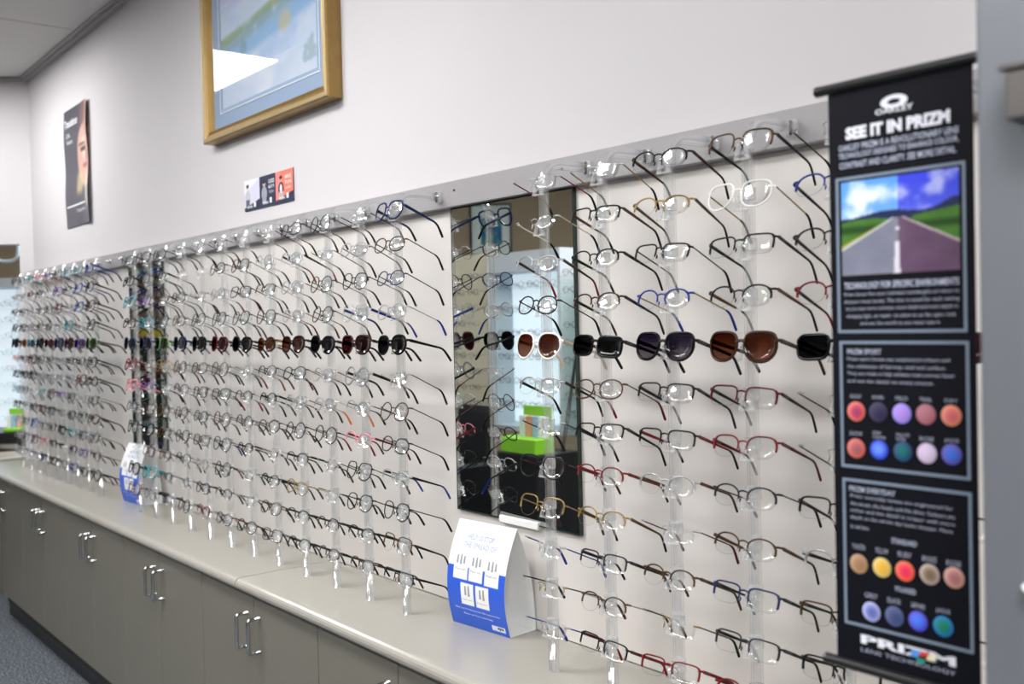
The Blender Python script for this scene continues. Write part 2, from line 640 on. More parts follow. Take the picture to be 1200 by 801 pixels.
# ------------------------------------------------------------------ picture
PX0, PX1, PZ0, PZ1 = -3.738, -2.752, EYE + 0.715, EYE + 1.46
pic = thing('framed_picture', ((PX0 + PX1) / 2, -0.045, PZ0), 'watercolour in a blue grey mount and gold frame high on the wall', 'picture')
hw, hh = (PX1 - PX0) / 2, PZ1 - PZ0


def frame_ring(mb, prof, w2, h0, h1):
    """mitred ring: prof is (inset, y) pairs, outer rectangle -w2..w2, h0..h1"""
    n = len(prof)
    v = []
    for (cx, cz) in ((-1, 0), (1, 0), (1, 1), (-1, 1)):
        for ins, y in prof:
            v.append((cx * (w2 - ins), y, (h0 + ins) if cz == 0 else (h1 - ins)))
    f = []
    for c in range(4):
        d = (c + 1) % 4
        for i in range(n - 1):
            f.append((c * n + i, d * n + i, d * n + i + 1, c * n + i + 1))
    return mb.add(v, f)


# frame front at y=-0.055 relative wall; origin y=-0.045
build(frame_ring(MB(), [(0.0, 0.0445), (0.0, -0.004), (0.004, -0.010)], hw, 0, hh), 'frame_side', M_GOLD, pic)
build(frame_ring(MB(), [(0.004, -0.010), (0.016, -0.012), (0.020, -0.004)], hw, 0, hh), 'frame_lip', M_GOLD2, pic)
build(frame_ring(MB(), [(0.020, -0.004), (0.030, 0.002), (0.040, -0.002), (0.046, 0.010), (0.050, 0.022)], hw, 0, hh), 'frame_moulding', M_GOLD, pic)
build(frame_ring(MB(), [(0.046, 0.0205), (0.098, 0.0205), (0.098, 0.0225)], hw, 0, hh), 'mount', M_MATB, pic)
build(frame_ring(MB(), [(0.100, 0.0215), (0.103, 0.0200), (0.106, 0.0215)], hw, 0, hh), 'mount_line', mat('pale_mount_line', (0.72, 0.78, 0.88), 0.7), pic)
build(frame_ring(MB(), [(0.1055, 0.0220), (0.118, 0.0220), (0.118, 0.0250)], hw, 0, hh), 'inner_mount', M_MATB, pic)


def painting(U, V):
    n = vnoise(U, V, 4, 3, 4)
    n2 = vnoise(U, V, 7, 9, 3)
    c = np.column_stack([0.74 + 0.12 * n, 0.80 + 0.09 * n, 0.91 + 0.04 * n])
    c = lay(c, (0.60, 0.72, 0.90), 0.55 * sstep(0.40, 0.9, n2) * (V > 0.2))
    c = lay(c, (0.93, 0.92, 0.97), 0.8 * sstep(0.45, 0.7, vnoise(U, V, 3, 21, 3)) * sstep(0.35, 0.1, V))
    c = lay(c, (0.78, 0.75, 0.93), 0.7 * sstep(0.35, 0.05, np.abs(U - 0.12)) * sstep(0.62, 0.85, V))
    ln = V - (0.455 + 0.16 * U)                                        # shore climbing to the right
    c = lay(c, (0.45, 0.58, 0.62), 0.6 * sstep(0.10, 0.02, np.abs(ln + 0.03)) * sstep(0.35, 0.6, n2 + 0.15))
    c = lay(c, (0.55, 0.62, 0.40), 0.6 * sstep(0.05, 0.01, np.abs(ln - 0.02)) * sstep(0.25, 0.5, n))
    c = lay(c, (0.30, 0.45, 0.30), 0.7 * sstep(0.03, 0.005, np.abs(ln - 0.045)) * sstep(0.45, 0.6, n2))
    c = lay(c, (0.47, 0.66, 0.86), 0.6 * sstep(0.09, 0.02, np.abs(ln + 0.14)))
    d = ((U - 0.70) / 0.075) ** 2 + ((V - 0.405) / 0.075) ** 2
    c = lay(c, (0.80, 0.74, 0.56), 0.65 * sstep(1.2, 0.4, d + 0.8 * (n2 - 0.5)))
    d = ((U - 0.93) / 0.08) ** 2 + ((V - 0.15) / 0.10) ** 2
    c = lay(c, (0.60, 0.68, 0.74), 0.7 * sstep(1.0, 0.3, d + 2.4 * (vnoise(U, V, 22, 5, 2) - 0.5)))
    d = ((U - 0.26) / 0.04) ** 2 + ((V - 0.39) / 0.06) ** 2
    c = lay(c, (0.52, 0.60, 0.64), 0.6 * sstep(1.0, 0.3, d + 2.4 * (vnoise(U, V, 24, 6, 2) - 0.5)))
    return c * 0.96


pi_ = 0.117
print_grid('watercolour', lambda u, v: (-hw + pi_ + u * (2 * hw - 2 * pi_), 0.0245, pi_ + v * (hh - 2 * pi_)), painting, 150, 120, pic, M_PRINTM)
build(MB().box(-hw + 0.046, hw - 0.046, 0.0120, 0.0135, 0.046, hh - 0.046), 'glass_pane', M_PANE, pic)
build(MB().box(-hw + 0.002, hw - 0.002, 0.0265, 0.044, 0.002, hh - 0.002), 'backboard', mat('brown_board', (0.2, 0.14, 0.08), 0.8), pic)

# ------------------------------------------------------------------ poster and the three part sign
po = thing('poster', (-5.555, -0.002, EYE + 0.572), 'tall dark poster with a lit face, curling off the wall at far left', 'poster')
PW, PH = 0.222, 0.632


def pos_poster(x, z, off=0.0):
    # x -PW..PW, z 0..PH : the sheet curls away at its right edge and lower corner
    u, v = (x + PW) / (2 * PW), z / PH
    cur = 0.010 * max(0, u - 0.6) ** 2 / 0.16 + 0.006 * (0.5 + 0.5 * math.sin(v * 9.0)) * max(0, u - 0.35) + 0.005 * math.sin(v * 6.2) ** 2
    return (x, -0.003 - cur - off, z)


def poster_ink(U, V):
    n = vnoise(U, V, 5, 14, 3)
    c = np.column_stack([0.24 + 0.06 * n, 0.24 + 0.05 * n, 0.28 + 0.06 * n])
    c = lay(c, (0.36, 0.33, 0.40), 0.6 * sstep(0.55, 0.9, V) * sstep(0.3, 0.8, U))
    fx = (U - 0.88) / 0.36
    fz = (V - 0.56) / 0.27
    face = sstep(1.15, 0.75, fx ** 2 + fz ** 2)
    c = lay(c, (0.83, 0.66, 0.60), face * 0.95)
    c = lay(c, (0.95, 0.84, 0.78), face * sstep(0.60, 0.30, np.abs(V - 0.62) / 0.2) * sstep(0.5, 0.1, np.abs(U - 0.82) / 0.3) * 0.7)
    c = lay(c, (0.30, 0.17, 0.18), sstep(1.2, 0.7, ((U - 0.78) / 0.13) ** 2 + ((V - 0.615) / 0.022) ** 2))     # eye
    c = lay(c, (0.40, 0.22, 0.20), 0.8 * sstep(1.2, 0.7, ((U - 0.74) / 0.16) ** 2 + ((V - 0.655) / 0.012) ** 2))  # brow
    c = lay(c, (0.62, 0.40, 0.36), 0.7 * sstep(1.2, 0.6, ((U - 0.90) / 0.05) ** 2 + ((V - 0.555) / 0.05) ** 2))
    c = lay(c, (0.66, 0.30, 0.30), 0.9 * sstep(1.2, 0.7, ((U - 0.84) / 0.12) ** 2 + ((V - 0.475) / 0.018) ** 2))  # mouth
    c = lay(c, (0.78, 0.60, 0.55), 0.9 * sstep(0.09, 0.03, np.abs(U - 0.95)) * sstep(0.72, 0.80, V))              # hair light
    c = lay(c, (0.52, 0.34, 0.33), 0.7 * sstep(0.16, 0.05, np.abs(U - 0.80 - 0.15 * (V - 0.85))) * sstep(0.78, 0.86, V))
    nk = sstep(0.20, 0.05, np.abs(U - 0.62 - 0.2 * (V - 0.3))) * sstep(0.22, 0.30, V) * sstep(0.46, 0.40, V)
    c = lay(c, (0.80, 0.72, 0.55), nk * 0.8)
    c = lay(c, (0.90, 0.86, 0.82), 0.8 * sstep(0.10, 0.02, np.abs(U - 0.92)) * sstep(0.46, 0.36, V) * sstep(0.06, 0.2, V))
    return c


print_grid('poster_sheet', lambda u, v: pos_poster(-PW + u * 2 * PW, v * PH), poster_ink, 48, 80, po, M_PRINT)
tb = MB()
pp = lambda x, z: pos_poster(x, z, 0.0012)
M_WPRINT = mat('white_print', (0.86, 0.87, 0.90), 0.5)
letters('lettering', po, M_WPRINT, pp, [('Transitions', -0.205, 0.035, 0.556, 0.044, 0.02), ('Life', -0.17, -0.10, 0.492, 0.026), ('lenses', -0.16, -0.06, 0.457, 0.026), ('Transitions', -0.02, 0.15, 0.078, 0.018)])
tb.grid(lambda u, v: pp(-0.19 + u * 0.35, 0.105 + v * 0.008), 10, 1)
build(tb, 'white_line', M_WPRINT, po)

sg = thing('wall_sign', (-3.29, -0.001, EYE + 0.434), 'small strip of three people cards below the gold framed picture', 'sign')
SW, SH = 0.195, 0.111


def sign_ink(U, V):
    c = np.tile(np.array([0.17, 0.20, 0.31]), (len(U), 1))
    k = np.minimum((U * 3).astype(int), 2)
    a = U * 3 - k                                                    # place inside its third
    slope = V - (0.10 + 0.22 * a)
    c[(k == 0) & (slope > 0)] = (0.83, 0.84, 0.92)
    c[(k == 0) & (slope > 0) & (V > 0.55 + 0.45 * a)] = (0.92, 0.92, 0.96)
    c[(k == 1) & (slope > 0)] = (0.18, 0.20, 0.32)
    c[(k == 2) & (slope > 0)] = (1.0, 0.49, 0.42)
    c[(k == 2) & (slope > 0) & (a < 0.25)] = (1.0, 0.55, 0.53)
    for kk, px, body, legs, skin in ((0, 0.22, (0.75, 0.76, 0.80), (0.33, 0.36, 0.46), (0.86, 0.80, 0.78)), (1, 0.28, (0.62, 0.64, 0.69), (0.60, 0.62, 0.68), (0.85, 0.70, 0.64)), (2, 0.30, (0.20, 0.19, 0.24), (0.75, 0.72, 0.72), (0.82, 0.62, 0.55))):
        q = k == kk
        c[q & (((a - px) / 0.17) ** 2 + ((V - 0.44) / 0.22) ** 2 < 1)] = body
        c[q & (np.abs(a - px) < 0.13) & (V > 0.14) & (V < 0.36)] = legs
        c[q & (((a - px) / 0.085) ** 2 + ((V - 0.745) / 0.085) ** 2 < 1)] = skin
        c[q & (((a - px) / 0.095) ** 2 + ((V - 0.80) / 0.06) ** 2 < 1)] = (0.16, 0.13, 0.13)
        if kk == 2:
            c[q & (((a - px) / 0.07) ** 2 + ((V - 0.45) / 0.14) ** 2 < 1)] = (0.92, 0.90, 0.93)
    return c


build(MB().box(-SW, SW, -0.0035, 0.0, 0, SH), 'sign_board', mat('sign_edge', (0.10, 0.11, 0.16), 0.5), sg)
print_grid('sign_print', lambda u, v: (-SW + u * 2 * SW, -0.0040, v * SH), sign_ink, 168, 60, sg, M_PRINT)
tb = MB()
q = lambda x, z: (x, -0.0045, z)
for k in range(3):
    xo = -SW + k * 0.13
    letters('lettering', sg, M_WPRINT, q, [('vision', xo + 0.022, xo + 0.068, 0.0135 + 0.002 * k, 0.011, 0.02)])
    tb = MB()
    tb.box(xo + 0.080, xo + 0.096, -0.0046, -0.0041, 0.009 + 0.002 * k, 0.027 + 0.002 * k)
    build(tb, 'white_badge', M_WPRINT, sg)
    if k:
        letters('lettering', sg, M_WPRINT, q, [(('GLASSES', 'HAVE')[k - 1], xo + 0.072, xo + 0.118, 0.087, 0.014, 0.02),
                (('MADE FOR', 'FUN')[k - 1], xo + 0.072, xo + 0.118, 0.068, 0.012, 0.01), (('YOU', 'outside')[k - 1], xo + 0.074, xo + 0.112, 0.050, 0.010)])

# ------------------------------------------------------------------ tent cards
M_INK = mat('grey_blue_ink', (0.42, 0.50, 0.66), 0.6)
M_DK = mat('dark_ink', (0.10, 0.11, 0.14), 0.6)


def tent_card(x, y, label, rz, sy=1.0):
    t = thing('tent_card', (x, y, 0.8205), label, 'sign', 'folded tent cards on the worktop', rz)
    W, H = 0.104, 0.256
    # front sheet bows outwards between its bottom fold and the top edge
    def front(xx, z, off=0.0):
        v = z / H
        yy = (-0.046 + 0.030 * v ** 1.5 - 0.026 * math.sin(math.pi * min(1, v))) * sy
        return (xx, yy - off, z)

    def card_ink(U, V):
        c = np.tile(np.array([0.95, 0.955, 0.97]), (len(U), 1))
        blue = np.column_stack([0.16 + 0.06 * V, 0.36 + 0.03 * V, 0.80 + 0.12 * V])
        c[V < 0.585] = blue[V < 0.585]
        for (a0, a1, b0, b1) in ((0.10, 0.355, 0.47, 0.72), (0.385, 0.62, 0.46, 0.72), (0.65, 0.90, 0.455, 0.72), (0.24, 0.475, 0.225, 0.44), (0.505, 0.735, 0.22, 0.435)):
            c[(U > a0) & (U < a1) & (V > b0) & (V < b1)] = (0.945, 0.95, 0.955)
        c[(U > 0.72) & (U < 0.945) & (V > 0.035) & (V < 0.085)] = (0.90, 0.92, 0.97)
        return c
    print_grid('front_sheet', lambda u, v: front(-W + 2 * W * u, v * H), card_ink, 80, 100, t, M_PRINT)
    bk = MB().grid(lambda u, v: (-W + 2 * W * u, 0.040 - 0.056 * v ** 2.2, v * H), 2, 12)
    bk.grid(lambda u, v: (-W + 2 * W * u, -0.046 + 0.086 * v, 0.0006), 2, 2)
    bk.grid(lambda u, v: front(W - 2 * W * u, v * H, -0.0008), 2, 14)
    build(bk, 'back_sheet', M_WHITE, t)
    ft = lambda a, b: front(a, b, 0.0007)
    letters('heading', t, M_INK, ft, [('HELP US STOP', -0.052, 0.042, 0.221, 0.013, 0.03), ('THE SPREAD OF', -0.062, 0.058, 0.202, 0.013, 0.02)])
    ic = mat('pale_grey_ink', (0.33, 0.35, 0.40), 0.6)
    for cx, cz, three in ((-0.057, 0.166, 1), (0.0, 0.166, 1), (0.057, 0.164, 1), (-0.029, 0.093, 0), (0.025, 0.092, 0)):
        d = MB()
        for dx, hgt in (((-0.013, 0.010), (0.0, 0.012), (0.012, 0.009)) if three else ((-0.006, 0.011), (0.006, 0.013))):
            d.grid(lambda u, v, a=cx + dx, b=cz, h=hgt: ft(a - 0.0036 + 0.0072 * u * (1 - 0.3 * v), b - h + 2 * h * v), 2, 2)
        build(d, 'icon', ic, t)
        letters('caption', t, ic, ft, [('Please wait' if three else 'Keep apart', cx - 0.019, cx + 0.019, cz - 0.0225, 0.0055)])
    letters('badge', t, M_DK, ft, [('eye', 0.066, 0.088, 0.0157, 0.008, 0.05)])
    letters('small_print', t, M_WPRINT, ft, [('Thank you for helping us look after everyone here', -0.080, 0.082, 0.046, 0.0055), ('Please ask if you need help', -0.050, 0.055, 0.034, 0.0055)])
    return t


tent_card(-1.947, -0.072, 'white and blue tent card on the worktop below the wide mirror', 0.085)
tent_card(-4.425, -0.090, 'white and blue tent card on the worktop below the narrow mirror', 0.07)

# ------------------------------------------------------------------ eyewear
FR = {   # frame colours
    'black': (0.006, 0.006, 0.007), 'gunmetal': (0.035, 0.035, 0.042), 'bronze': (0.085, 0.045, 0.026), 'gold': (0.30, 0.20, 0.075),
    'silver': (0.40, 0.40, 0.42), 'brown': (0.045, 0.02, 0.012), 'tortoiseshell': (0.085, 0.032, 0.012), 'navy': (0.02, 0.03, 0.10),
    'blue': (0.012, 0.03, 0.25), 'red': (0.18, 0.009, 0.016), 'burgundy': (0.09, 0.008, 0.014), 'purple': (0.13, 0.04, 0.28),
    'teal': (0.05, 0.30, 0.36), 'pink': (0.75, 0.25, 0.32), 'white': (0.88, 0.87, 0.85), 'grey': (0.28, 0.28, 0.30), 'green': (0.10, 0.22, 0.07),
    'orange': (0.75, 0.22, 0.05), 'beige': (0.62, 0.52, 0.38), 'lilac': (0.45, 0.35, 0.62)}
METAL = {'gunmetal', 'bronze', 'gold', 'silver', 'brown', 'burgundy'}


def fmat(c, plastic):
    if c == 'clear':
        return thin_glass('crystal_acetate', (0.93, 0.93, 0.94), 1.5, 0.04, milky=0.10)
    return mat(c + ('_acetate' if plastic else '_metal'), FR[c], 0.18 if plastic else 0.30, metal=0.0 if plastic or c not in METAL else 0.55, spec=0.14, noise=0.5 if c == 'tortoiseshell' else 0, scale=120)


LENS = {
    'clear': thin_glass('clear_lens', (0.985, 0.99, 0.985), 1.5, 0.0),
    'black': thin_glass('black_tinted_lens', (0.10, 0.10, 0.11), 1.55, 0.0, gloss=0.55),
    'brown': thin_glass('brown_graduated_lens', (0.26, 0.10, 0.06), 1.55, 0.0, gloss=0.55, grad=(0.50, 0.33, 0.27)),
    'grey': thin_glass('grey_graduated_lens', (0.13, 0.11, 0.20), 1.55, 0.0, gloss=0.55, grad=(0.45, 0.42, 0.44)),
    'green': thin_glass('green_tinted_lens', (0.16, 0.17, 0.09), 1.55, 0.0, gloss=0.55),
    'blue': thin_glass('blue_tinted_lens', (0.12, 0.14, 0.38), 1.8, 0.0),
    'amber': thin_glass('amber_tinted_lens', (0.42, 0.22, 0.07), 1.6, 0.0, gloss=0.55),
    'plum': thin_glass('plum_tinted_lens', (0.22, 0.08, 0.11), 1.55, 0.0, gloss=0.55)}

WRAP = 1.5                        # how much a front bows round the face
SHAPES = {  # half width, half height, exponent upper, exponent lower, bottom narrowing, outer lift
    'oval': (0.0255, 0.0170, 2.2, 2.2, 0.00, 0.05), 'round': (0.0235, 0.0212, 2.0, 2.0, 0.0, 0.0),
    'rectangular': (0.0270, 0.0160, 4.2, 3.6, 0.06, 0.05), 'pantoscopic': (0.0245, 0.0200, 2.7, 2.1, 0.12, 0.06),
    'square': (0.0268, 0.0208, 3.4, 2.5, 0.20, 0.06), 'cat-eye': (0.0265, 0.0175, 2.6, 2.2, 0.12, 0.22),
    'aviator': (0.0275, 0.0225, 2.8, 2.2, 0.22, 0.02)}
_mesh = {}


def outline(shape, side, n=28, grow=0.0, a0=0.0, a1=2 * math.pi, closed=True):
    a, b, eu, el, nar, lift = SHAPES[shape]
    a += grow
    b += grow
    cx = a - grow + 0.0090
    pts = []
    for i in range(n):
        t = a0 + (a1 - a0) * i / (n if closed else n - 1)
        c, s = math.cos(t), math.sin(t)
        e = eu if s >= 0 else el
        x = a * math.copysign(abs(c) ** (2 / e), c)
        z = b * math.copysign(abs(s) ** (2 / e), s)
        if z < 0:
            x *= 1 - nar * (-z / b) ** 1.2
        if x > 0 and z > 0:
            z += lift * b * (x / a) ** 2 * (z / b)
        X = (cx + x) * side
        Z = z - 0.006
        pts.append((X, WRAP * X * X - 0.14 * Z, Z))
    return pts


def front_mesh(shape, rim):
    key = ('f', shape, rim)
    if key in _mesh:
        return _mesh[key]
    mb = MB()
    a, b = SHAPES[shape][:2]
    thick = {'full': (0.0016, 0.0015), 'half': (0.0016, 0.0016), 'rimless': (0.0011, 0.0011), 'acetate': (0.0028, 0.0020)}[rim]
    Y = (0, 1, 0)
    zb = b * 0.36
    for sd in (-1, 1):
        if rim in ('full', 'acetate'):
            mb.sweep(outline(shape, sd, 26, thick[0] * 0.6), thick[0], thick[1], Y, 5, closed=True)
        elif rim == 'half':
            o = outline(shape, sd, 18, 0.0004, math.radians(-12), math.radians(192), closed=False)
            tk = np.full(18, thick[0])
            tk[:5] *= 1.5
            mb.sweep(o, tk, thick[1], Y, 5)
            mb.sweep(outline(shape, sd, 14, 0.0002, math.radians(190), math.radians(350), closed=False), 0.00022, 0.00022, Y, 4, caps=False)
        # end piece to the hinge
        if rim == 'rimless':
            mb.sweep([(0.0094 * sd, 0.0006, 0.0008), (0.0088 * sd, 0.0048, -0.004), (0.0080 * sd, 0.0062, -0.0090), (0.0085 * sd, 0.0062, -0.0150)],
                     [0.0005, 0.0006, 0.0022, 0.0012], [0.0005, 0.0006, 0.0011, 0.0008], (1, 0, 0), 5)
            continue
        xo = (2 * a + 0.0090)
        z0 = 0.005
        P = [((xo - 0.003) * sd, WRAP * xo * xo - 0.0012, z0 - 0.001), ((xo + 0.002) * sd, WRAP * xo * xo - 0.0008, z0), (0.0675 * sd, 0.0072, z0 + 0.0005), (0.0690 * sd, 0.0098, z0)]
        if rim == 'acetate':
            mb.sweep(P, [0.003, 0.0036, 0.0030, 0.0022], 0.0016, Y, 6)
        else:
            mb.sweep(P, [0.0012, 0.0022, 0.0020, 0.0016], 0.0012, Y, 5)
        if rim != 'acetate':
            sub = [(0.0096 * sd, 0.0012, -0.006), (0.0086 * sd, 0.0050, -0.0075), (0.0078 * sd, 0.0062, -0.0100), (0.0085 * sd, 0.0062, -0.0150)]
            mb.sweep(sub, [0.0005, 0.0006, 0.0022, 0.0012], [0.0005, 0.0006, 0.0011, 0.0008], (1, 0, 0), 5)
    # bridge
    br = []
    for i in range(7):
        u = -1 + 2 * i / 6
        br.append((u * 0.0098, -0.0004, 0.0005 + 0.0030 * (1 - u * u)))
    if rim == 'acetate':
        mb.sweep(br, [0.0042, 0.0034, 0.0028, 0.0026, 0.0028, 0.0034, 0.0042], 0.0017, Y, 6)
    else:
        mb.sweep(br, thick[0] * 1.0, thick[1], Y, 5)
    _mesh[key] = mb.mesh('frame_front')
    return _mesh[key]


def end_mesh(shape, sd):
    key = ('e', shape, sd)
    if key not in _mesh:
        xo = 2 * SHAPES[shape][0] + 0.0090
        P = [((xo - 0.005) * sd, WRAP * xo * xo - 0.0022, 0.004), ((xo + 0.002) * sd, WRAP * xo * xo - 0.0008, 0.005), (0.0675 * sd, 0.0072, 0.0055), (0.0690 * sd, 0.0098, 0.005)]
        _mesh[key] = MB().sweep(P, [0.0012, 0.0022, 0.0020, 0.0016], 0.0012, (0, 1, 0), 5).mesh('end_piece')
    return _mesh[key]


def lens_mesh(shape, sd):
    key = ('l', shape, sd)
    if key in _mesh:
        return _mesh[key]
    n = 24
    o = np.array(outline(shape, sd, n))
    c = o.mean(0)
    rings = [o, c + (o - c) * 0.62, c + (o - c) * 0.28]
    v, f = [], []

    def dome(P, k):
        r2 = ((P - c)[:, [0, 2]] ** 2).sum(1)
        Q = P.copy()
        Q[:, 1] = -0.0022 + WRAP * P[:, 0] ** 2 - 0.14 * P[:, 2] + k - 2.6 * (0.0006 - r2) * 1.0
        return Q
    base = [dome(R, 0.0) for R in rings]
    back = [dome(R, 0.0017) for R in rings]
    for R in base:
        v += [tuple(p) for p in R]
    v.append(tuple(dome(c[None, :], 0.0)[0]))
    nb = len(v)
    for R in back:
        v += [tuple(p) for p in R]
    v.append(tuple(dome(c[None, :], 0.0017)[0]))
    mb = MB()
    fs = []
    for off in (0, nb):
        for r in range(2):
            for i in range(n):
                j = (i + 1) % n
                fs.append((off + r * n + i, off + r * n + j, off + (r + 1) * n + j, off + (r + 1) * n + i))
        for i in range(n):
            fs.append((off + 2 * n + i, off + 2 * n + (i + 1) % n, off + 3 * n))
    mb.add(v, fs, True)
    rim = [(i, (i + 1) % n, nb + (i + 1) % n, nb + i) for i in range(n)]
    mb.f += rim
    mb.m += [0] * n
    mb.sm += [False] * n
    _mesh[key] = mb.mesh('lens')
    return _mesh[key]


def temple_path(sd):
    P = []
    for y in (0.0085, 0.036, 0.068, 0.096):
        P.append((sd * (0.0692 - 0.03 * (y - 0.005)), y, 0.005))
    y, z, a = 0.096, 0.005, 0.0
    for k in range(1, 7):
        a = math.radians((8, 24, 35, 39, 40, 40)[k - 1])
        y += 0.0080 * math.cos(a)
        z -= 0.0080 * math.sin(a)
        P.append((sd * (0.0668 - 0.0005 * k), y, z))
    return P


def temple_mesh(style, sd):
    key = ('t', style, sd)
    if key in _mesh:
        return _mesh[key]
    P = temple_path(sd)
    mb, tip = MB(), MB()
    X = (1, 0, 0)
    if style == 'metal':
        mb.sweep(P[:5], 0.0014, 0.0012, X, 5)
        tip.sweep(P[3:], [0.0017, 0.0021, 0.0024, 0.0027, 0.0030, 0.0031, 0.0027], 0.0020, X, 6)
    elif style == 'blade':
        mb.sweep(P[:5], [0.0034, 0.0032, 0.0026, 0.0021, 0.0019], 0.0013, X, 6)
        tip.sweep(P[3:], [0.0021, 0.0022, 0.0023, 0.0025, 0.0028, 0.0029, 0.0025], 0.0017, X, 6)
    else:
        mb.sweep(P[:5], [0.0042, 0.0037, 0.0032, 0.0029, 0.0027], 0.0018, X, 6)
        tip.sweep(P[3:], [0.0028, 0.0028, 0.0029, 0.0031, 0.0034, 0.0034, 0.0029], 0.0018, X, 6)
    _mesh[key] = (mb.mesh('temple'), tip.mesh('temple_tip'))
    return _mesh[key]


def skin(o, m):
    """colour one object without changing the mesh it shares"""
    if not o.data.materials:
        o.data.materials.append(None)
    o.material_slots[0].link = 'OBJECT'
    o.material_slots[0].material = m


STYLE_TXT = {'full': 'thin-rimmed', 'half': 'half-rim', 'rimless': 'rimless', 'acetate': 'thick-rimmed'}
used_labels = {}


def eyeglasses(x, y, z, spec, where, sun=False, small=False):
    shape, rim, c1, c2, c3, ln = spec
    rimtxt = STYLE_TXT[rim]
    col = c1 if rim != 'rimless' else c2
    lab = '%s %s %s %s, %s' % (col, rimtxt, shape, 'sunglasses' if sun else 'glasses', where)
    root = bpy.data.objects.new('sunglasses' if sun else 'eyeglasses', None)
    root.empty_display_size = 0.03
    COL.objects.link(root)
    tag(root, lab, 'sunglasses' if sun else 'glasses', 'sunglasses on the display rods' if sun else 'glasses on the display rods')
    R = random.random
    root.location = (x + (R() - 0.5) * 0.006, y, z)
    root.rotation_euler = (-math.radians((23.0 if not sun else 15.0) + 7 * (R() - 0.5)), math.radians(4.0 * (R() - 0.5)), math.radians(7 * (R() - 0.5)))
    root.scale = (1.05,) * 3 if not sun else (1.09,) * 3
    pl = rim == 'acetate'
    skin(link('frame_front', front_mesh(shape, rim), root), fmat('silver' if rim == 'rimless' and c1 == 'clear' else c1, pl))
    st = 'acetate' if pl else ('blade' if (rim == 'half' and c2 not in ('silver', 'gold', 'gunmetal')) else 'metal')
    for sd in (-1, 1):
        if rim == 'rimless':
            skin(link('end_piece', end_mesh(shape, sd), root), fmat(c1, False))
        skin(link('lens', lens_mesh(shape, sd), root), LENS[ln])
        a, b = temple_mesh(st, sd)
        t = link('temple', a, root)
        skin(t, fmat(c2, pl))
        skin(link('temple_tip', b, t), fmat(c3, True))
    return root


# ------------------------------------------------------------------ acrylic rods
RY = -0.18                                        # rods stand this far in front of the wall
ARMZ = EYE + 0.338
tube = MB()


def rod_path():
    P = [(0, 0, 0.8206 - ARMZ)]
    for z in (1.0, 1.3, 1.6):
        P.append((0, 0, z - ARMZ))
    for k in range(0, 8):
        a = math.pi / 2 * k / 7
        P.append((0, 0.042 - 0.042 * math.cos(a), -0.042 + 0.042 * math.sin(a)))
    P.append((0, 0.09, 0.0005))
    P.append((0, 0.126, 0.001))
    return P


tube.sweep(rod_path(), 0.0112, 0.0112, (1, 0, 0), 14)
tube.sweep(rod_path(), 0.0070, 0.0070, (1, 0, 0), 10)
TUBE = tube.mesh('rod')
TUBE.materials.append(M_ACR)
capm = MB()
capm.box(-0.012, 0.012, 0.126, 0.1345, -0.014, 0.014, 0.002)
CAP = capm.mesh('rail_socket')
CAP.materials.append(M_CLIP)
pinm = MB().box(-0.002, 0.002, 0.1215, 0.126, -0.013, 0.013)
PIN = pinm.mesh('dark_pin')
PIN.materials.append(M_SCREW)
cl = MB()
cl.sweep([(0, -0.001, -0.012), (0, -0.001, 0.008)], 0.0135, 0.0135, (1, 0, 0), 12)


def leg(sx):
    v = [(sx * 0.0015, -0.0130, -0.001), (sx * 0.0050, -0.0130, -0.001), (sx * 0.0165, -0.0130, -0.030), (sx * 0.0100, -0.0130, -0.030)]
    w_ = [(a, -0.0195, b) for a, _, b in v]
    return v + w_


for sx in (-1, 1):
    cl.add(leg(sx), [(0, 1, 2, 3), (4, 7, 6, 5), (0, 4, 5, 1), (1, 5, 6, 2), (2, 6, 7, 3), (3, 7, 4, 0)])
cl.box(-0.0032, 0.0032, -0.0280, -0.0130, -0.0085, -0.0045, 0.001)
cl.box(-0.0125, 0.0125, -0.0190, -0.0165, -0.0305, -0.0265)
CLIP = cl.mesh('nose_rest')
CLIP.materials.append(M_CLIP)

ORD = ['first', 'second', 'third', 'fourth', 'fifth', 'sixth', 'seventh', 'eighth', 'ninth', 'tenth', 'eleventh', 'twelfth']
ZROW = [EYE + 0.300 - 0.0856 * k for k in range(12)]


def rod(x, label):
    t = thing('display_rod', (x, RY, ARMZ), label, 'display rod', 'clear acrylic display rods')
    link('rod', TUBE, t)
    c = link('rail_socket', CAP, t)
    link('dark_pin', PIN, c)
    for z in ZROW:
        link('nose_rest', CLIP, t, loc=(0, 0, z - ARMZ - 0.0015))
    return t


S = lambda s: tuple(s.split('/'))
# right hand rods, row by row: shape/rim/front/temple/tip/lens
R0 = ['rectangular/rimless/silver/red/black/clear', 'oval/rimless/silver/beige/black/clear', 'oval/half/silver/brown/red/clear', 'oval/full/black/black/black/clear',
      'aviator/acetate/white/beige/beige/brown', 'oval/half/silver/black/black/clear', 'rectangular/rimless/silver/black/black/clear', 'square/full/black/burgundy/black/clear',
      'square/half/gold/gold/brown/clear', 'oval/rimless/silver/blue/blue/clear', 'rectangular/rimless/gold/black/black/clear', 'rectangular/rimless/silver/blue/blue/clear']
R1 = ['rectangular/rimless/silver/gold/black/clear', 'rectangular/half/black/tortoiseshell/black/clear', 'oval/half/black/black/black/clear', 'oval/half/brown/black/brown/clear',
      'rectangular/acetate/black/black/black/black', 'oval/full/bronze/bronze/red/clear', 'rectangular/half/black/black/black/clear', 'oval/half/red/red/brown/clear',
      'oval/half/gold/tortoiseshell/black/clear', 'rectangular/half/gunmetal/black/black/clear', 'oval/half/bronze/silver/brown/clear', 'rectangular/half/black/burgundy/red/clear']
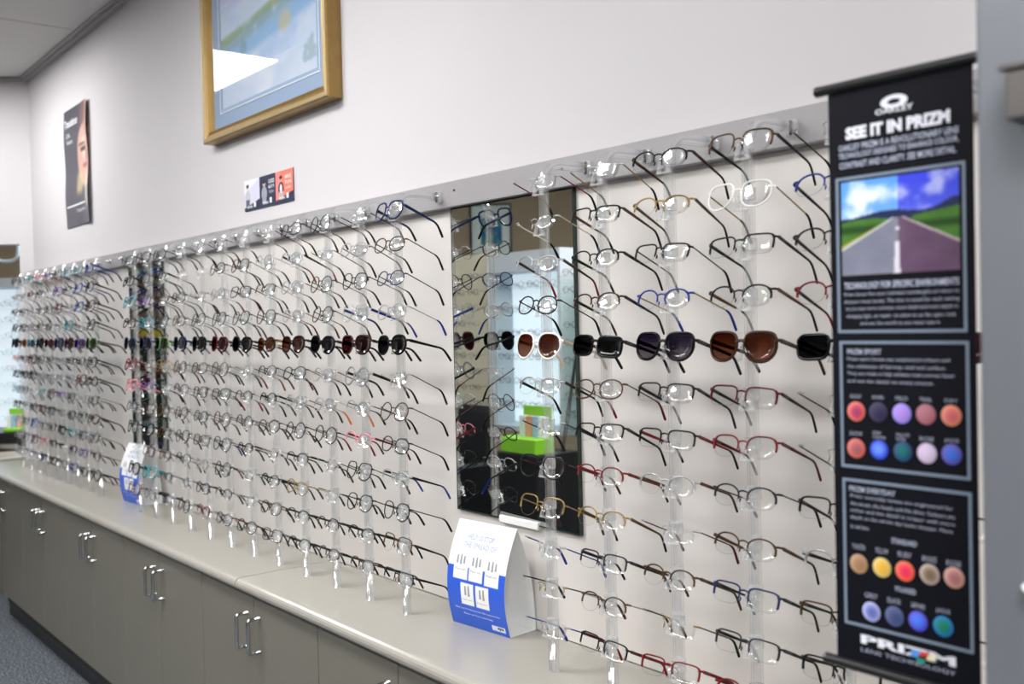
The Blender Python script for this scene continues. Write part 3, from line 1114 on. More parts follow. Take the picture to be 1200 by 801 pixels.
R2 = ['oval/half/black/brown/black/clear', 'oval/half/gold/bronze/black/clear', 'rectangular/half/black/gunmetal/black/clear', 'oval/half/blue/gold/blue/clear',
      'square/acetate/black/black/black/grey', 'rectangular/half/black/black/black/clear', 'rectangular/half/black/red/black/clear', 'oval/half/silver/tortoiseshell/brown/clear',
      'oval/rimless/silver/burgundy/burgundy/clear', 'oval/half/bronze/bronze/brown/clear', 'rectangular/rimless/gold/tortoiseshell/black/clear', 'rectangular/half/red/red/burgundy/clear']
R3 = ['square/half/bronze/black/black/clear', 'square/full/white/gold/black/clear', 'rectangular/half/black/black/black/clear', 'oval/half/black/tortoiseshell/black/clear',
      'square/acetate/brown/brown/brown/brown', 'rectangular/half/burgundy/black/black/clear', 'cat-eye/half/red/burgundy/burgundy/clear', 'oval/half/gunmetal/gunmetal/black/clear',
      'oval/half/bronze/tortoiseshell/black/clear', 'rectangular/half/navy/black/brown/clear', 'rectangular/half/gunmetal/black/black/clear', 'oval/half/red/burgundy/red/clear']
R4 = ['rectangular/rimless/silver/black/black/clear', 'oval/half/blue/black/black/clear', 'oval/half/black/black/black/clear', 'oval/half/red/black/red/clear',
      'rectangular/acetate/black/black/black/black', 'oval/rimless/silver/black/black/clear', 'rectangular/rimless/silver/tortoiseshell/black/clear', 'rectangular/half/black/black/black/clear',
      'oval/half/silver/black/black/clear', 'rectangular/half/bronze/black/brown/clear', 'rectangular/half/black/black/black/clear', 'oval/half/bronze/red/red/clear']
M0 = ['square/acetate/navy/navy/black/clear', 'oval/full/bronze/gunmetal/black/clear', 'oval/full/navy/navy/black/clear', 'oval/full/silver/silver/blue/clear',
      'pantoscopic/acetate/black/black/black/black', 'oval/rimless/silver/burgundy/black/clear', 'round/full/bronze/bronze/black/clear', 'oval/full/black/black/black/clear',
      'oval/half/silver/black/blue/clear', 'pantoscopic/full/black/black/black/clear', 'square/half/tortoiseshell/black/black/clear', 'rectangular/half/gunmetal/black/brown/clear']
M1 = ['rectangular/rimless/silver/gunmetal/black/clear', 'oval/full/silver/black/black/clear', 'pantoscopic/full/black/black/black/clear', 'square/acetate/clear/blue/black/clear',
      'square/acetate/brown/black/black/plum', 'round/acetate/grey/black/black/clear', 'oval/half/silver/gunmetal/black/clear', 'oval/half/pink/red/burgundy/clear',
      'square/full/black/black/black/clear', 'pantoscopic/full/black/black/black/clear', 'oval/half/black/black/black/clear', 'oval/half/gunmetal/tortoiseshell/black/clear']
M2 = ['round/full/gunmetal/black/black/clear', 'rectangular/rimless/silver/black/black/clear', 'round/full/gunmetal/black/black/clear', 'round/full/black/brown/black/clear',
      'pantoscopic/acetate/black/black/black/black', 'oval/full/silver/gunmetal/black/clear', 'oval/full/silver/silver/orange/clear', 'round/full/black/black/red/clear',
      'oval/rimless/silver/black/black/clear', 'rectangular/rimless/silver/gunmetal/black/clear', 'oval/half/black/black/black/clear', 'oval/half/gunmetal/black/black/clear']
M3 = ['oval/full/black/black/black/clear', 'oval/half/silver/brown/red/clear', 'oval/full/silver/red/black/clear', 'oval/full/silver/red/burgundy/clear',
      'pantoscopic/acetate/black/black/black/brown', 'oval/full/black/black/black/clear', 'oval/full/silver/black/black/clear', 'round/full/black/black/black/clear',
      'oval/half/gunmetal/black/black/clear', 'oval/full/gold/gold/black/clear', 'oval/half/black/black/black/clear', 'oval/half/black/black/black/clear']


def rnd_mid(k):
    R = random.random()
    shape = random.choice(['oval', 'oval', 'oval', 'round', 'pantoscopic', 'rectangular'])
    rim = random.choices(['full', 'half', 'rimless'], [0.58, 0.26, 0.16])[0]
    c1 = random.choices(['black', 'gunmetal', 'bronze', 'silver', 'brown', 'gold', 'red', 'navy'], [11, 5, 3, 3, 2, 1, 0.6, 1])[0]
    c2 = c1 if random.random() < 0.35 else random.choices(['black', 'gunmetal', 'silver', 'bronze', 'red', 'tortoiseshell'], [3, 3, 6, 1, 0.7, 0.6])[0]
    c3 = random.choices(['black', 'black', 'brown', 'red', 'blue', 'burgundy'], [8, 6, 2, 0.7, 0.4, 0.6])[0]
    if rim == 'rimless' and c1 == 'black':
        c1 = 'silver'
    return (shape, rim, c1, c2, c3, 'clear')


def rnd_left(k):
    shape = random.choice(['oval', 'rectangular', 'pantoscopic', 'square', 'rectangular'])
    rim = random.choices(['full', 'acetate', 'half', 'rimless'], [0.45, 0.33, 0.14, 0.08])[0]
    c1 = random.choices(['black', 'gunmetal', 'purple', 'blue', 'teal', 'pink', 'red', 'brown', 'grey', 'navy', 'clear', 'burgundy'], [7, 5, 1.5, 1.5, 1.5, 1.2, 0.8, 3, 3, 2, 1.2, 2])[0]
    if c1 == 'clear':
        rim = 'acetate'
    c2 = c1 if random.random() < 0.6 and c1 != 'clear' else random.choice(['black', 'gunmetal', 'black', 'brown'])
    return (shape, rim, c1, c2, random.choice(['black', 'black', 'brown', c2]), 'clear')


SUNMID = ['pantoscopic/acetate/black/black/black/black', 'oval/acetate/brown/gold/black/amber', 'pantoscopic/acetate/black/black/black/black', 'square/acetate/burgundy/gunmetal/black/plum',
          'square/acetate/black/black/black/black', 'square/acetate/black/navy/black/blue', 'square/acetate/green/green/black/green', 'pantoscopic/acetate/navy/black/black/black', 'pantoscopic/acetate/navy/black/black/black']
SUNLEFT = ['square/acetate/green/brown/brown/green', 'rectangular/acetate/purple/black/black/blue', 'square/acetate/burgundy/burgundy/black/plum', 'square/acetate/navy/navy/black/blue',
           'oval/acetate/burgundy/pink/black/plum', 'square/acetate/black/black/black/black', 'oval/acetate/teal/navy/black/blue', 'oval/acetate/gold/brown/black/amber', 'square/acetate/black/black/black/black']

rods = []
for i, (x, sp) in enumerate(zip((-1.602, -1.424, -1.247, -1.069, -0.891), (R0, R1, R2, R3, R4))):
    nm = 'rod in front of wide mirror' if i == 0 else '%s rod right of wide mirror' % ORD[i - 1]
    rods.append((x, nm, [S(q) for q in sp]))
for i in range(12):
    x = -2.177 - 0.1832 * i
    nm = '%s rod left of wide mirror' % ORD[i] if i < 10 else ('right rod before the narrow mirror', 'left rod before the narrow mirror')[i - 10]
    sp = (M0, M1, M2, M3)[i] if i < 4 else None
    if sp:
        sp = [S(q) for q in sp]
    else:
        sp = [rnd_mid(k) if i < 10 or k == 4 else rnd_left(k) for k in range(12)]
        if i >= 4:
            sp[4] = S((SUNMID[3:4] + SUNMID[1:2] + SUNMID)[i - 3] if i - 3 < 2 else SUNMID[i - 4 + 1] if i - 4 + 1 < len(SUNMID) else SUNMID[-1])
    rods.append((x, nm, sp))
for i in range(9):
    sp = [rnd_left(k) for k in range(12)]
    sp[4] = S(SUNLEFT[i])
    rods.append((-4.722 - 0.1768 * i, '%s rod left of narrow mirror' % ORD[i], sp))
skip = {('ninth rod left of wide mirror', 1), ('fourth rod left of narrow mirror', 10), ('second rod left of narrow mirror', 3), ('sixth rod left of wide mirror', 0),
        ('seventh rod left of narrow mirror', 7), ('eighth rod left of wide mirror', 1), ('fifth rod left of narrow mirror', 1), ('left rod before the narrow mirror', 9)}
for x, nm, sp in rods:
    rod(x, 'clear acrylic display rod of glasses, ' + nm.replace(' rod', ' one') if 'one' not in nm else nm)
    for k in range(12):
        if (nm, k) in skip:
            continue
        eyeglasses(x, RY - (0.0300 if k == 4 else 0.0280), ZROW[k], sp[k], '%s from top on %s' % (ORD[k], nm), sun=(k == 4))
# the last rod, wholly behind the banner save for temples in the gap beside the post
rod(-0.715, 'clear acrylic display rod behind the tall dark banner')
for k in (9, 10, 7, 4):
    eyeglasses(-0.715, RY - 0.0280, ZROW[k], S('rectangular/half/black/black/black/clear' if k != 4 else 'rectangular/acetate/brown/burgundy/brown/plum'), '%s from top on rod behind the tall banner' % ORD[k], sun=(k == 4))

# ------------------------------------------------------------------ banner
BY = 1.03 + CAMY
bn = thing('hanging_banner', (-0.584, BY, EYE), 'tall dark lens advert banner between two black bars at right', 'banner')
B = lambda x: x + 0.584
INKB = mat('banner_black', (0.005, 0.0055, 0.010), 0.6, spec=0.12, noise=0.05, scale=10)
build(MB().box(B(-0.6700), B(-0.4995), 0.0, 0.0012, -0.404, 0.262), 'banner_sheet', INKB, bn)
for z, nm in ((0.2635, 'top_bar'), (-0.4075, 'bottom_bar')):
    build(MB().sweep([(B(-0.686), 0.0006, z), (B(-0.675), 0.0006, z), (B(-0.5), 0.0006, z), (B(-0.484), 0.0006, z)], 0.0062, 0.0072, (0, 1, 0), 12), nm, M_BLACK, bn)
build(MB().box(-0.004, 0.004, 0.0065, 0.505, 0.262, 0.268), 'hanging_arm', M_ACR, bn)
M_FRM = mat('banner_frame_ink', (0.21, 0.27, 0.36), 0.5)
M_BW = mat('banner_white_ink', (0.80, 0.82, 0.92), 0.5)
M_BG = mat('banner_grey_ink', (0.40, 0.43, 0.56), 0.5)


def rect_line(mb, x0, x1, z0, z1, t):
    mb.box(x0, x1, -0.0006, 0, z0, z0 + t)
    mb.box(x0, x1, -0.0006, 0, z1 - t, z1)
    mb.box(x0, x0 + t, -0.0006, 0, z0 + t, z1 - t)
    mb.box(x1 - t, x1, -0.0006, 0, z0 + t, z1 - t)


for (x0, x1, z0, z1) in ((-0.6615, -0.5085, -0.0205, 0.1588), (-0.6600, -0.5072, -0.1765, -0.0300), (-0.6590, -0.5066, -0.3600, -0.1895)):
    g = MB()
    rect_line(g, B(x0), B(x1), z0, z1, 0.0031)
    build(g, 'frame_line', M_FRM, bn)


def road_ink(U, V):
    n = vnoise(U, V, 5, 31, 4)
    c = np.column_stack([0.36 + 0.2 * (1 - V), 0.62 + 0.12 * (1 - V), 0.95 + 0 * V])
    c = lay(c, (0.90, 0.95, 1.0), sstep(0.30, 0.72, n + 0.35 * (0.75 - V)))
    rc = np.column_stack([0.22 + 0.25 * (1 - V), 0.27 + 0.28 * (1 - V), 0.90 + 0 * V])
    rc = lay(rc, (0.78, 0.80, 0.98), 0.85 * sstep(0.38, 0.72, n + 0.2 * (0.7 - V)))
    c = np.where((U > 0.5)[:, None], rc, c)
    hz = 0.600 + 0.06 * sstep(0.0, 0.45, U) - 0.03 * sstep(0.45, 0.65, U) + 0.10 * sstep(0.75, 1.0, U)
    hill = V < hz
    c[hill] = (0.12, 0.16, 0.33)
    gtop = 0.560 + 0.03 * np.sin(U * 7)
    gtop = np.where(U > 0.62, 0.575 + 0.06 * (U - 0.62) / 0.38, gtop)
    gr = np.column_stack([0.24 + 0.10 * n, 0.42 + 0.12 * n, 0.16 + 0.05 * n])
    gr = lay(gr, (0.12, 0.26, 0.10), sstep(0.02, -0.05, np.abs(V - 0.48) - 0.05))
    q = V < gtop
    c[q] = gr[q]
    xr = U - 0.5
    depth = np.clip(0.585 - V, 0, 1)
    lw, rw = 0.02 + 1.55 * depth, 0.02 + 1.60 * depth
    q = (V < 0.58) & (-xr < lw * 1.0 + 0.16 * depth / 0.6) & (xr < 0)
    c[q] = (0.62, 0.62, 0.20)
    road = (V < 0.58) & (-xr < lw) & (xr < rw)
    ra = np.column_stack([0.46 + 0.08 * n, 0.47 + 0.08 * n, 0.55 + 0.07 * n])
    rb = np.column_stack([0.34 + 0.12 * n, 0.26 + 0.09 * n, 0.36 + 0.10 * n])
    rcol = np.where((U > 0.5)[:, None], rb, ra)
    c[road] = rcol[road]
    c[(V < 0.58) & (np.abs(-xr - lw) < 0.012 + 0.02 * depth) & (xr < 0)] = (0.80, 0.80, 0.82)
    c[(V < 0.58) & (np.abs(xr - rw) < 0.012 + 0.02 * depth) & (xr > 0)] = (0.78, 0.72, 0.74)
    cl_ = np.abs(xr + 0.02 * depth) < 0.010 + 0.03 * depth
    c[cl_ & ((V < 0.33) | ((V > 0.44) & (V < 0.48)))] = (0.88, 0.87, 0.93)
    return c


print_grid('road_photograph', lambda u, v: (B(-0.6545 + 0.1395 * u), -0.0006, 0.0455 + 0.1075 * v), road_ink, 130, 100, bn, M_PRINT)

BT = lambda x, z: (B(x), -0.0009, z)
g = MB()
text_on(g, 'SEE IT IN PRIZM', -0.6475, -0.5235, 0.2082, 0.0145, BT, 0.055)
build(g, 'headline', M_BW, bn)
g = MB()
text_on(g, 'OAKLEY', -0.6098, -0.5645, 0.2262, 0.0062, BT, 0.02)
build(g, 'maker_lettering', M_BW, bn)
# elliptical emblem
n = 40
v, f = [], []
for i in range(n):
    a = 2 * math.pi * i / n
    for (ra, rb) in ((0.0162, 0.0074), (0.0078, 0.0030)):
        v.append(BT(-0.5871 + ra * math.cos(a), 0.2350 + rb * math.sin(a)))
f = [(2 * i, 2 * i + 1, 2 * ((i + 1) % n) + 1, 2 * ((i + 1) % n)) for i in range(n)]
build(MB().add(v, f), 'emblem', M_BW, bn)
M_BP = mat('banner_pale_ink', (0.50, 0.54, 0.70), 0.5)
letters('heading', bn, M_BP, BT, [('OAKLEY PRIZM IS A REVOLUTIONARY LENS', -0.6564, -0.5146, 0.1925, 0.0072, 0.01)])
letters('heading', bn, M_BP, BT, [('TECHNOLOGY DESIGNED TO ENHANCE COLOUR,', -0.6566, -0.5148, 0.1828, 0.0072, 0.01)])
letters('heading', bn, M_BP, BT, [('CONTRAST AND CLARITY. SEE MORE DETAIL.', -0.6560, -0.5169, 0.1723, 0.0072, 0.01)])
letters('heading', bn, M_BP, BT, [('TECHNOLOGY FOR SPECIFIC ENVIRONMENTS', -0.6522, -0.5163, 0.0336, 0.0075, 0.02)])
for (s, x0, x1, z) in (
        ('Prizm lenses fine tune individual wavelengths of colour to', -0.6524, -0.5164, 0.0232), ('sharpen visual acuity. The lens is tuned for each setting', -0.6526, -0.5165, 0.0149),
        ('so you see more contrast, more detail and more depth in', -0.6504, -0.5180, 0.0069), ('changing light, on water, on snow or on the open road,', -0.6497, -0.5200, -0.0018),
        ('and see the world as you never saw it', -0.6321, -0.5381, -0.0101)):
    letters('small_print', bn, M_BG, BT, [(s, x0, x1, z, 0.0052)])
letters('small_print', bn, M_BG, BT, [('PRIZM SPORT', -0.6498, -0.6070, -0.0421, 0.0062, 0.02)])
for (s, x0, x1, z) in (('Prizm sport lenses see emphasised colours and', -0.6498, -0.5280, -0.0510), ('the subtleties of fairway, trail and surface.', -0.6500, -0.5321, -0.0595),
                       ('They are made to help athletes read contrast faster', -0.6501, -0.5223, -0.0676), ('and see the detail on every course.', -0.6503, -0.5458, -0.0763)):
    letters('small_print', bn, M_BG, BT, [(s, x0, x1, z, 0.0050)])
letters('small_print', bn, M_BG, BT, [('PRIZM EVERYDAY', -0.6501, -0.5925, -0.2008, 0.0062, 0.02)])
for (s, x0, x1, z) in (('Prizm everyday lenses are engineered for', -0.6486, -0.5267, -0.2095), ('the street, the beach and the drive. Colours are', -0.6488, -0.5247, -0.2180),
                       ('richer and the detail is crisper with more', -0.6489, -0.5248, -0.2262), ('depth so the whole day looks sharper. More', -0.6491, -0.5271, -0.2342), ('to see here', -0.6492, -0.6263, -0.2442)):
    letters('small_print', bn, M_BG, BT, [(s, x0, x1, z, 0.0050)])
for x, s in zip((-0.6400, -0.6118, -0.5833, -0.5552, -0.5269), ('GOLF', 'ROAD', 'FIELD', 'TRAIL', 'DAY')):
    letters('small_print', bn, M_BG, BT, [(s, x - 0.007, x + 0.007, -0.0935, 0.0042)])
for x, s in zip((-0.6403, -0.6113, -0.5826, -0.5547, -0.5270), ('SNOW', 'DEEP\nWATER', 'SHALLOW\nWATER', 'ROSE', 'JADE')):
    letters('small_print', bn, M_BG, BT, [(s, x - 0.008, x + 0.008, -0.1365, 0.0048 if '\n' not in s else 0.0085)])
letters('small_print', bn, M_BG, BT, [('STANDARD', -0.598, -0.568, -0.2536, 0.0060, 0.02)])
for x, s in zip((-0.6393, -0.6103, -0.5825, -0.5538, -0.5264), ('TUNGSTEN', 'YELLOW', 'RUBY', 'BRONZE', 'ROSE')):
    letters('small_print', bn, M_BG, BT, [(s, x - 0.008, x + 0.008, -0.2675, 0.0060)])
letters('small_print', bn, M_BG, BT, [('POLARISED', -0.594, -0.570, -0.3070, 0.0060, 0.02)])
for x, s in zip((-0.6243, -0.5959, -0.5678, -0.5392), ('GREY', 'BLACK', 'SAPPHIRE', 'JADE')):
    letters('small_print', bn, M_BG, BT, [(s, x - 0.008, x + 0.008, -0.3215, 0.0058)])
g = MB()
text_on(g, 'PRIZM', -0.6382, -0.5258, -0.3735, 0.0105, BT, 0.04)
build(g, 'footer_headline', M_BW, bn)
g = MB()
text_on(g, 'LENS TECHNOLOGY', -0.6382, -0.5260, -0.3860, 0.0045, BT)
build(g, 'footer_lettering', M_BG, bn)
for dx, c in ((0.0, (0.10, 0.30, 0.75)), (0.010, (0.75, 0.06, 0.05)), (0.019, (0.80, 0.75, 0.55)), (0.007, (0.03, 0.28, 0.22))):
    g = MB()
    x0 = -0.578 + dx
    dz = -0.005 if dx == 0.007 else 0.0
    g.add([BT(x0, -0.3790 + dz), BT(x0 + 0.009, -0.3790 + dz), BT(x0 + 0.013, -0.3705 + dz), BT(x0 + 0.003, -0.3705 + dz)], [(0, 1, 2, 3)])
    g.v = [(a, b - 0.0004, c_) for a, b, c_ in g.v]
    build(g, 'colour_flash', mat('flash_%d' % int(dx * 1000), c, 0.5), bn)


def swatch(x, z, rim, mid, r=0.0112):
    n = 28
    v = [BT(x, z)]
    f = []
    for ring, rr in enumerate((0.35, 0.7, 1.0)):
        for i in range(n):
            a = 2 * math.pi * i / n
            v.append(BT(x + r * rr * math.cos(a), z + r * rr * math.sin(a)))
    for i in range(n):
        f.append((0, 1 + i, 1 + (i + 1) % n))
        for ring in (0, 1):
            f.append((1 + ring * n + i, 1 + (ring + 1) * n + i, 1 + (ring + 1) * n + (i + 1) % n, 1 + ring * n + (i + 1) % n))
    me = MB().add(v, f).mesh('lens_swatch')
    cols = []
    for p in v:
        u = math.hypot(p[0] - B(x), p[2] - z) / r
        side = 0.12 * ((p[2] - z) / r - (p[0] - B(x)) / r)
        c = [mid[k] * (1 - u * u) + rim[k] * u * u + side * 0.6 for k in range(3)]
        cols.append(c)
    rgb = srgb(np.clip(np.array(cols), 0, 1))
    at = me.color_attributes.new('ink', 'FLOAT_COLOR', 'POINT')
    at.data.foreach_set('color', np.column_stack([rgb, np.ones(len(rgb))]).ravel().astype(np.float32))
    link('lens_swatch', me, bn, M_PRINT)


for x, z, rim, mid in (
        (-0.6395, -0.1110, (0.93, 0.50, 0.40), (0.62, 0.22, 0.42)), (-0.6118, -0.1104, (0.26, 0.25, 0.36), (0.20, 0.18, 0.30)), (-0.5833, -0.1102, (0.58, 0.55, 0.92), (0.72, 0.55, 0.88)),
        (-0.5552, -0.1096, (0.66, 0.42, 0.48), (0.68, 0.45, 0.50)), (-0.5269, -0.1094, (0.88, 0.58, 0.46), (0.78, 0.38, 0.42)),
        (-0.6403, -0.1537, (0.88, 0.46, 0.40), (0.60, 0.36, 0.40)), (-0.6113, -0.1530, (0.15, 0.22, 0.80), (0.45, 0.62, 0.98)), (-0.5826, -0.1526, (0.20, 0.24, 0.45), (0.10, 0.45, 0.42)),
        (-0.5547, -0.1520, (0.78, 0.70, 0.82), (0.86, 0.80, 0.90)), (-0.5270, -0.1508, (0.42, 0.34, 0.68), (0.25, 0.45, 0.85)),
        (-0.6393, -0.2872, (0.74, 0.60, 0.48), (0.62, 0.48, 0.36)), (-0.6103, -0.2864, (0.86, 0.78, 0.52), (0.90, 0.70, 0.25)), (-0.5825, -0.2856, (0.98, 0.50, 0.32), (0.90, 0.18, 0.38)),
        (-0.5538, -0.2840, (0.82, 0.74, 0.72), (0.45, 0.38, 0.28)), (-0.5264, -0.2826, (0.86, 0.68, 0.62), (0.66, 0.42, 0.44)),
        (-0.6243, -0.3398, (0.74, 0.75, 0.94), (0.36, 0.42, 0.70)), (-0.5959, -0.3390, (0.36, 0.40, 0.58), (0.26, 0.30, 0.46)), (-0.5678, -0.3384, (0.36, 0.28, 0.80), (0.30, 0.52, 0.95)),
        (-0.5392, -0.3378, (0.18, 0.50, 0.80), (0.12, 0.50, 0.36))):
    swatch(x, z, rim, mid)

# ------------------------------------------------------------------ grey post at the right edge
ps = thing('display_post', (-0.40, 0.9 + CAMY + 0.03, 0.0), 'broad grey metal display post at the right edge, nearest the camera', 'post')
build(MB().box(-0.0340, 0.055, -0.03, 0.03, 0.0, 2.6, 0.004), 'upright', M_GREYP, ps)
bk = build(MB().box(0.003, 0.052, -0.056, -0.030, EYE + 0.163, EYE + 0.207, 0.003), 'bracket', mat('bracket_steel', (0.16, 0.15, 0.15), 0.35, metal=0.6), ps)
build(MB().box(-0.002, 0.052, -0.058, -0.030, EYE + 0.207, EYE + 0.2115, 0.001), 'bracket_lip', MATS['bracket_steel'], bk)
build(MB().box(0.004, 0.016, -0.040, -0.030, EYE - 0.247, EYE - 0.238, 0.003), 'white_peg', M_WHITE, ps)

# ------------------------------------------------------------------ things met through the doorway and in the mirrors
def stuff_glasses(name, spots, mats, label, face):
    """rows of small spectacles joined into one object"""
    mb = MB()
    for q, (x, y, z) in enumerate(spots):
        mb.mi = q % len(mats)
        for sd in (-1, 1):
            c = [(x + sd * 0.034 + 0.026 * math.cos(a), y, z + 0.019 * math.sin(a)) for a in [2 * math.pi * i / 10 for i in range(10)]]
            mb.sweep(c, 0.0016, 0.0016, (0, 1, 0), 4, closed=True)
            mb.sweep([(x + sd * 0.066, y, z + 0.006), (x + sd * 0.064, y + face * 0.07, z), (x + sd * 0.06, y + face * 0.12, z - 0.03)], 0.0016, 0.0016, (1, 0, 0), 4)
        mb.sweep([(x - 0.008, y, z + 0.004), (x, y, z + 0.006), (x + 0.008, y, z + 0.004)], 0.0014, 0.0014, (0, 1, 0), 4)
    return mb


M_CAB = mat('white_cabinet', (0.55, 0.60, 0.66), 0.4)
M_GLOW = emit('backlit_shelf_panel', (0.80, 0.90, 1.0), 0.24)
M_SHELF = thin_glass('glass_shelf', (0.92, 0.97, 0.95), 1.5, 0.02)
M_CREAM = mat('cream_panel', (0.62, 0.58, 0.44), 0.5)
M_GREEN = mat('lime_green_plastic', (0.22, 0.55, 0.03), 0.4)
FM = [fmat(c, True) for c in ('black', 'brown', 'navy', 'grey', 'burgundy', 'silver')]

# backlit cabinet opposite (seen in the wide mirror); its front looks towards +y
oc = thing('display_cabinet', (-4.98, -2.68, 0.85), 'pale backlit glasses cabinet seen in the wide mirror', 'cabinet')
b = MB()
b.box(-0.43, 0.31, -0.22, -0.20, 0.0, 1.19)
b.box(-0.43, -0.405, -0.20, 0.0, 0.0, 1.19)
b.box(0.285, 0.31, -0.20, 0.0, 0.0, 1.19)
b.box(-0.405, 0.285, -0.20, 0.0, 1.06, 1.19)
b.box(-0.405, 0.285, -0.20, 0.0, 0.0, 0.03)
build(b, 'case', M_CAB, oc)
build(MB().box(-0.40, 0.28, -0.199, -0.19, 0.035, 1.055), 'backlight', M_GLOW, oc)
sp = []
for k in range(6):
    build(MB().box(-0.404, 0.284, -0.188, -0.01, 0.15 + 0.16 * k, 0.156 + 0.16 * k), 'glass_shelf', M_SHELF, oc)
    sp += [(x, -0.05, 0.176 + 0.16 * k) for x in (-0.33, -0.17, -0.01, 0.15)]
o = build(stuff_glasses('g', sp, FM, '', -1), 'shelf_eyeglasses', FM, oc)
tag(o, kind='stuff')
# cream rod display left of it
cd = thing('display_wall', (-5.86, -2.74, 0.80), 'cream panel of glasses rows seen in the wide mirror', 'display')
build(MB().box(-0.42, 0.42, -0.03, 0.0, 0.0, 1.26), 'cream_board', M_CREAM, cd)
sp = [(-0.33 + 0.165 * i, 0.10, 0.22 + 0.11 * k) for i in range(5) for k in range(9)]
tag(build(stuff_glasses('g', sp, FM, '', -1), 'board_eyeglasses', FM, cd), kind='stuff')
# black counter, green tray and its packs
bc = thing('black_counter', (-4.56, -2.41, 0.0), 'black counter below the green tray in the wide mirror', 'counter')
build(MB().box(-0.24, 0.14, -0.17, 0.17, 0.0, 0.785, 0.006), 'counter_body', M_BLACK, bc)
gt = thing('green_tray', (-4.55, -2.36, 0.7855), 'lime green tray display on the black counter', 'display')
build(MB().box(-0.22, 0.11, -0.04, 0.11, 0.001, 0.095, 0.006), 'tray', M_GREEN, gt)
build(MB().box(-0.16, 0.10, -0.04, -0.028, 0.096, 0.28, 0.004), 'header_card', M_GREEN, gt)
for k, c in enumerate(((0.7, 0.7, 0.75), (0.75, 0.35, 0.22), (0.35, 0.5, 0.75), (0.85, 0.85, 0.85))):
    build(MB().box(-0.14 + 0.06 * k, -0.09 + 0.06 * k, -0.02, 0.02, 0.096, 0.22), 'pack', mat('pack_%d' % k, c, 0.4), gt)
lp = thing('leaning_pole', (-4.435, -2.46, 0.7855), 'thin black pole leaning up from the black counter in the mirror', 'pole')
build(MB().sweep([(-0.0, 0, 0.006), (0.08, -0.06, 0.6), (0.16, -0.12, 1.2)], 0.011, 0.011, (0, 1, 0), 8), 'pole', M_BLACK, lp)
# dark open tower with glass shelves on the right of the mirror
tw = thing('shelf_tower', (-4.50, -2.74, 0.0), 'dark framed glass shelf tower at the right of the wide mirror', 'shelf')
build(MB().box(0.25, 0.275, 0.09, 0.115, 0.0, 2.0), 'frame_post', M_BLACK, tw)
build(MB().box(-0.165, 0.275, -0.10, -0.085, 0.0, 2.0), 'back_board', mat('dark_teal_board', (0.10, 0.13, 0.13), 0.3), tw)
sp = []
for k in range(16):
    build(MB().box(-0.16, 0.249, -0.084, 0.09, 0.20 + 0.11 * k, 0.207 + 0.11 * k), 'glass_shelf', M_SHELF, tw)
    sp += [(x, 0.06, 0.230 + 0.11 * k) for x in (-0.08, 0.06, 0.18)]
tag(build(stuff_glasses('g', sp, FM[:2] + FM[4:], '', -1), 'shelf_eyeglasses', FM[:2] + FM[4:], tw), kind='stuff')
# black armchair low in the mirror at left
ch = thing('black_armchair', (-5.40, -2.30, 0.0), 'black leather armchair low in the wide mirror', 'chair')
build(MB().box(-0.16, 0.16, -0.20, 0.20, 0.12, 0.46, 0.03), 'seat', M_BLACK, ch)
build(MB().box(-0.20, 0.20, -0.28, -0.201, 0.12, 1.02, 0.04), 'backrest', M_BLACK, ch)
for sx in (-0.23, 0.165):
    build(MB().box(sx, sx + 0.065, -0.20, 0.20, 0.0, 0.66, 0.02), 'armrest', M_BLACK, ch)

# picture on the far tan wall (mirror)
fp = thing('framed_print', (-7.1, -4.04, EYE + 0.61), 'black framed blue green print on the far wall, seen in the mirror', 'picture', None, math.atan2(-0.775, 0.631))
build(frame_ring(MB(), [(0.0, -0.0), (0.0, 0.03), (0.02, 0.03), (0.02, 0.012)], 0.19, 0, 0.47), 'frame', M_BLACK, fp)
build(MB().box(-0.172, 0.172, 0.004, 0.012, 0.018, 0.452), 'mount', mat('pale_mount', (0.62, 0.72, 0.70), 0.7), fp)


def bluegreen(U, V):
    n = vnoise(U, V, 5, 77, 4)
    n2 = vnoise(U, V, 6, 78, 3)
    c = np.column_stack([0.15 + 0.15 * n, 0.36 + 0.25 * n, 0.46 + 0.25 * (1 - n)])
    c = lay(c, (0.50, 0.58, 0.35), 0.6 * sstep(0.55, 0.7, n2))
    c = lay(c, (0.20, 0.28, 0.50), 0.6 * sstep(0.45, 0.3, n2))
    return c


print_grid('print_sheet', lambda u, v: (-0.09 + 0.19 * u, 0.0130, 0.10 + 0.24 * v), bluegreen, 30, 36, fp, M_PRINTM)


# through the doorway at far left: u = along the splayed wall, o = behind it
def door_thing(name, s, o_, z, label, cat):
    return thing(name, (CX - 0.631 * s - 0.775 * o_, CY_ - 0.775 * s + 0.631 * o_, z), label, cat, None, math.atan2(0.775, 0.631))


# local x runs towards the corner, local -y faces the room
dc = door_thing('display_cabinet', 1.25, 1.2, EYE - 0.72, 'pale backlit glasses cabinet through the doorway at far left', 'cabinet')
b = MB()
b.box(-1.0, 0.95, 0.20, 0.22, 0.0, 1.12)
b.box(0.93, 0.95, 0.0, 0.20, 0.0, 1.06)
b.box(-1.0, -0.98, 0.0, 0.20, 0.0, 1.06)
b.box(-1.0, 0.95, -0.02, 0.20, 1.06, 1.13)
build(b, 'case', M_CAB, dc)
build(MB().box(-0.97, 0.92, 0.185, 0.198, 0.01, 1.055), 'backlight', M_GLOW, dc)
sp = []
for k in range(8):
    build(MB().box(-0.975, 0.925, 0.02, 0.18, 0.09 + 0.12 * k, 0.095 + 0.12 * k), 'glass_shelf', M_SHELF, dc)
    sp += [(-0.85 + 0.19 * i, 0.06, 0.116 + 0.12 * k) for i in range(10)]
tag(build(stuff_glasses('g', sp, FM[3:6], '', 1), 'shelf_eyeglasses', FM[3:6], dc), kind='stuff')
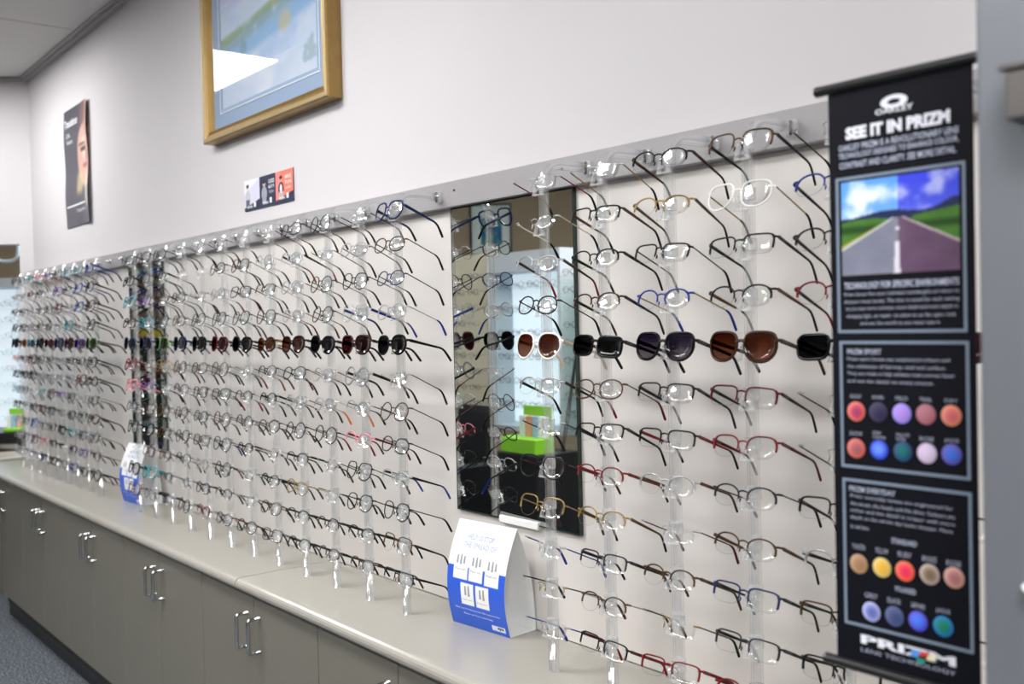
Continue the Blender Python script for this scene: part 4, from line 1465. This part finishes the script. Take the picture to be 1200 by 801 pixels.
db = door_thing('black_counter', 1.2, 0.62, 0.0, 'black counter through the doorway at far left', 'counter')
build(MB().box(-0.9, 0.86, -0.2, 0.24, 0.0, EYE - 0.64, 0.01), 'counter_body', M_BLACK, db)
build(MB().box(-0.9, 0.86, -0.22, -0.203, 0.82, 0.86, 0.004), 'steel_band', M_CHROME, db)
gb = door_thing('green_pack_stand', 0.405, 0.50, EYE - 0.64, 'green pack stand on the counter through the doorway', 'display')
build(MB().box(-0.05, 0.05, -0.05, 0.05, 0.001, 0.025, 0.004), 'stand_base', M_GREEN, gb)
build(MB().box(-0.05, 0.05, 0.038, 0.05, 0.025, 0.15, 0.004), 'stand_back', M_GREEN, gb)
for k, c in enumerate(((0.80, 0.80, 0.85), (0.35, 0.55, 0.80), (0.80, 0.45, 0.35))):
    build(MB().box(-0.046 + 0.031 * k, -0.019 + 0.031 * k, 0.0, 0.034, 0.025, 0.11), 'pack', mat('small_pack_%d' % k, c, 0.4), gb)
dk = door_thing('dark_cupboard', 3.75, 1.7, 0.0, 'dark green cupboard deep in the room beyond the doorway', 'cupboard')
build(MB().box(-0.3, 0.3, -0.7, 0.7, 0.0, 1.45, 0.006), 'body', mat('dark_green_board', (0.012, 0.035, 0.028), 0.3), dk)
for k in range(2):
    build(MB().box(0.301, 0.318, -0.69 + 0.70 * k, -0.01 + 0.70 * k, 0.08, 1.42, 0.003), 'door', mat('dark_green_door', (0.015, 0.05, 0.04), 0.25), dk)
yb = door_thing('yellow_box', 3.72, 1.35, 1.45, 'yellow box on the dark green cupboard', 'box')
build(MB().box(-0.1, 0.16, -0.16, 0.16, 0.001, 0.14, 0.004), 'carton', mat('yellow_card', (0.75, 0.58, 0.05), 0.5), yb)
build(MB().box(-0.102, 0.162, -0.162, 0.162, 0.141, 0.17, 0.003), 'carton_lid', mat('white_lid', (0.7, 0.7, 0.68), 0.5), yb)
# round cornered pale ring above the cabinet
rg = door_thing('hanging_ring', 0.445, 0.55, EYE + 0.575, 'pale blue rounded ring hanging inside the doorway at far left', 'sign')
P = []
for i in range(28):
    a = 2 * math.pi * i / 28
    P.append((0.080 * math.copysign(abs(math.cos(a)) ** 0.7, math.cos(a)), 0, 0.092 * math.copysign(abs(math.sin(a)) ** 0.7, math.sin(a))))
build(MB().sweep(P, 0.011, 0.012, (0, 1, 0), 8, closed=True), 'ring', mat('pale_blue_ring', (0.60, 0.70, 0.76), 0.4), rg)
build(MB().box(-0.002, 0.002, -0.002, 0.002, 0.10, CEIL - EYE - 0.576), 'cord', M_SCREW, rg)
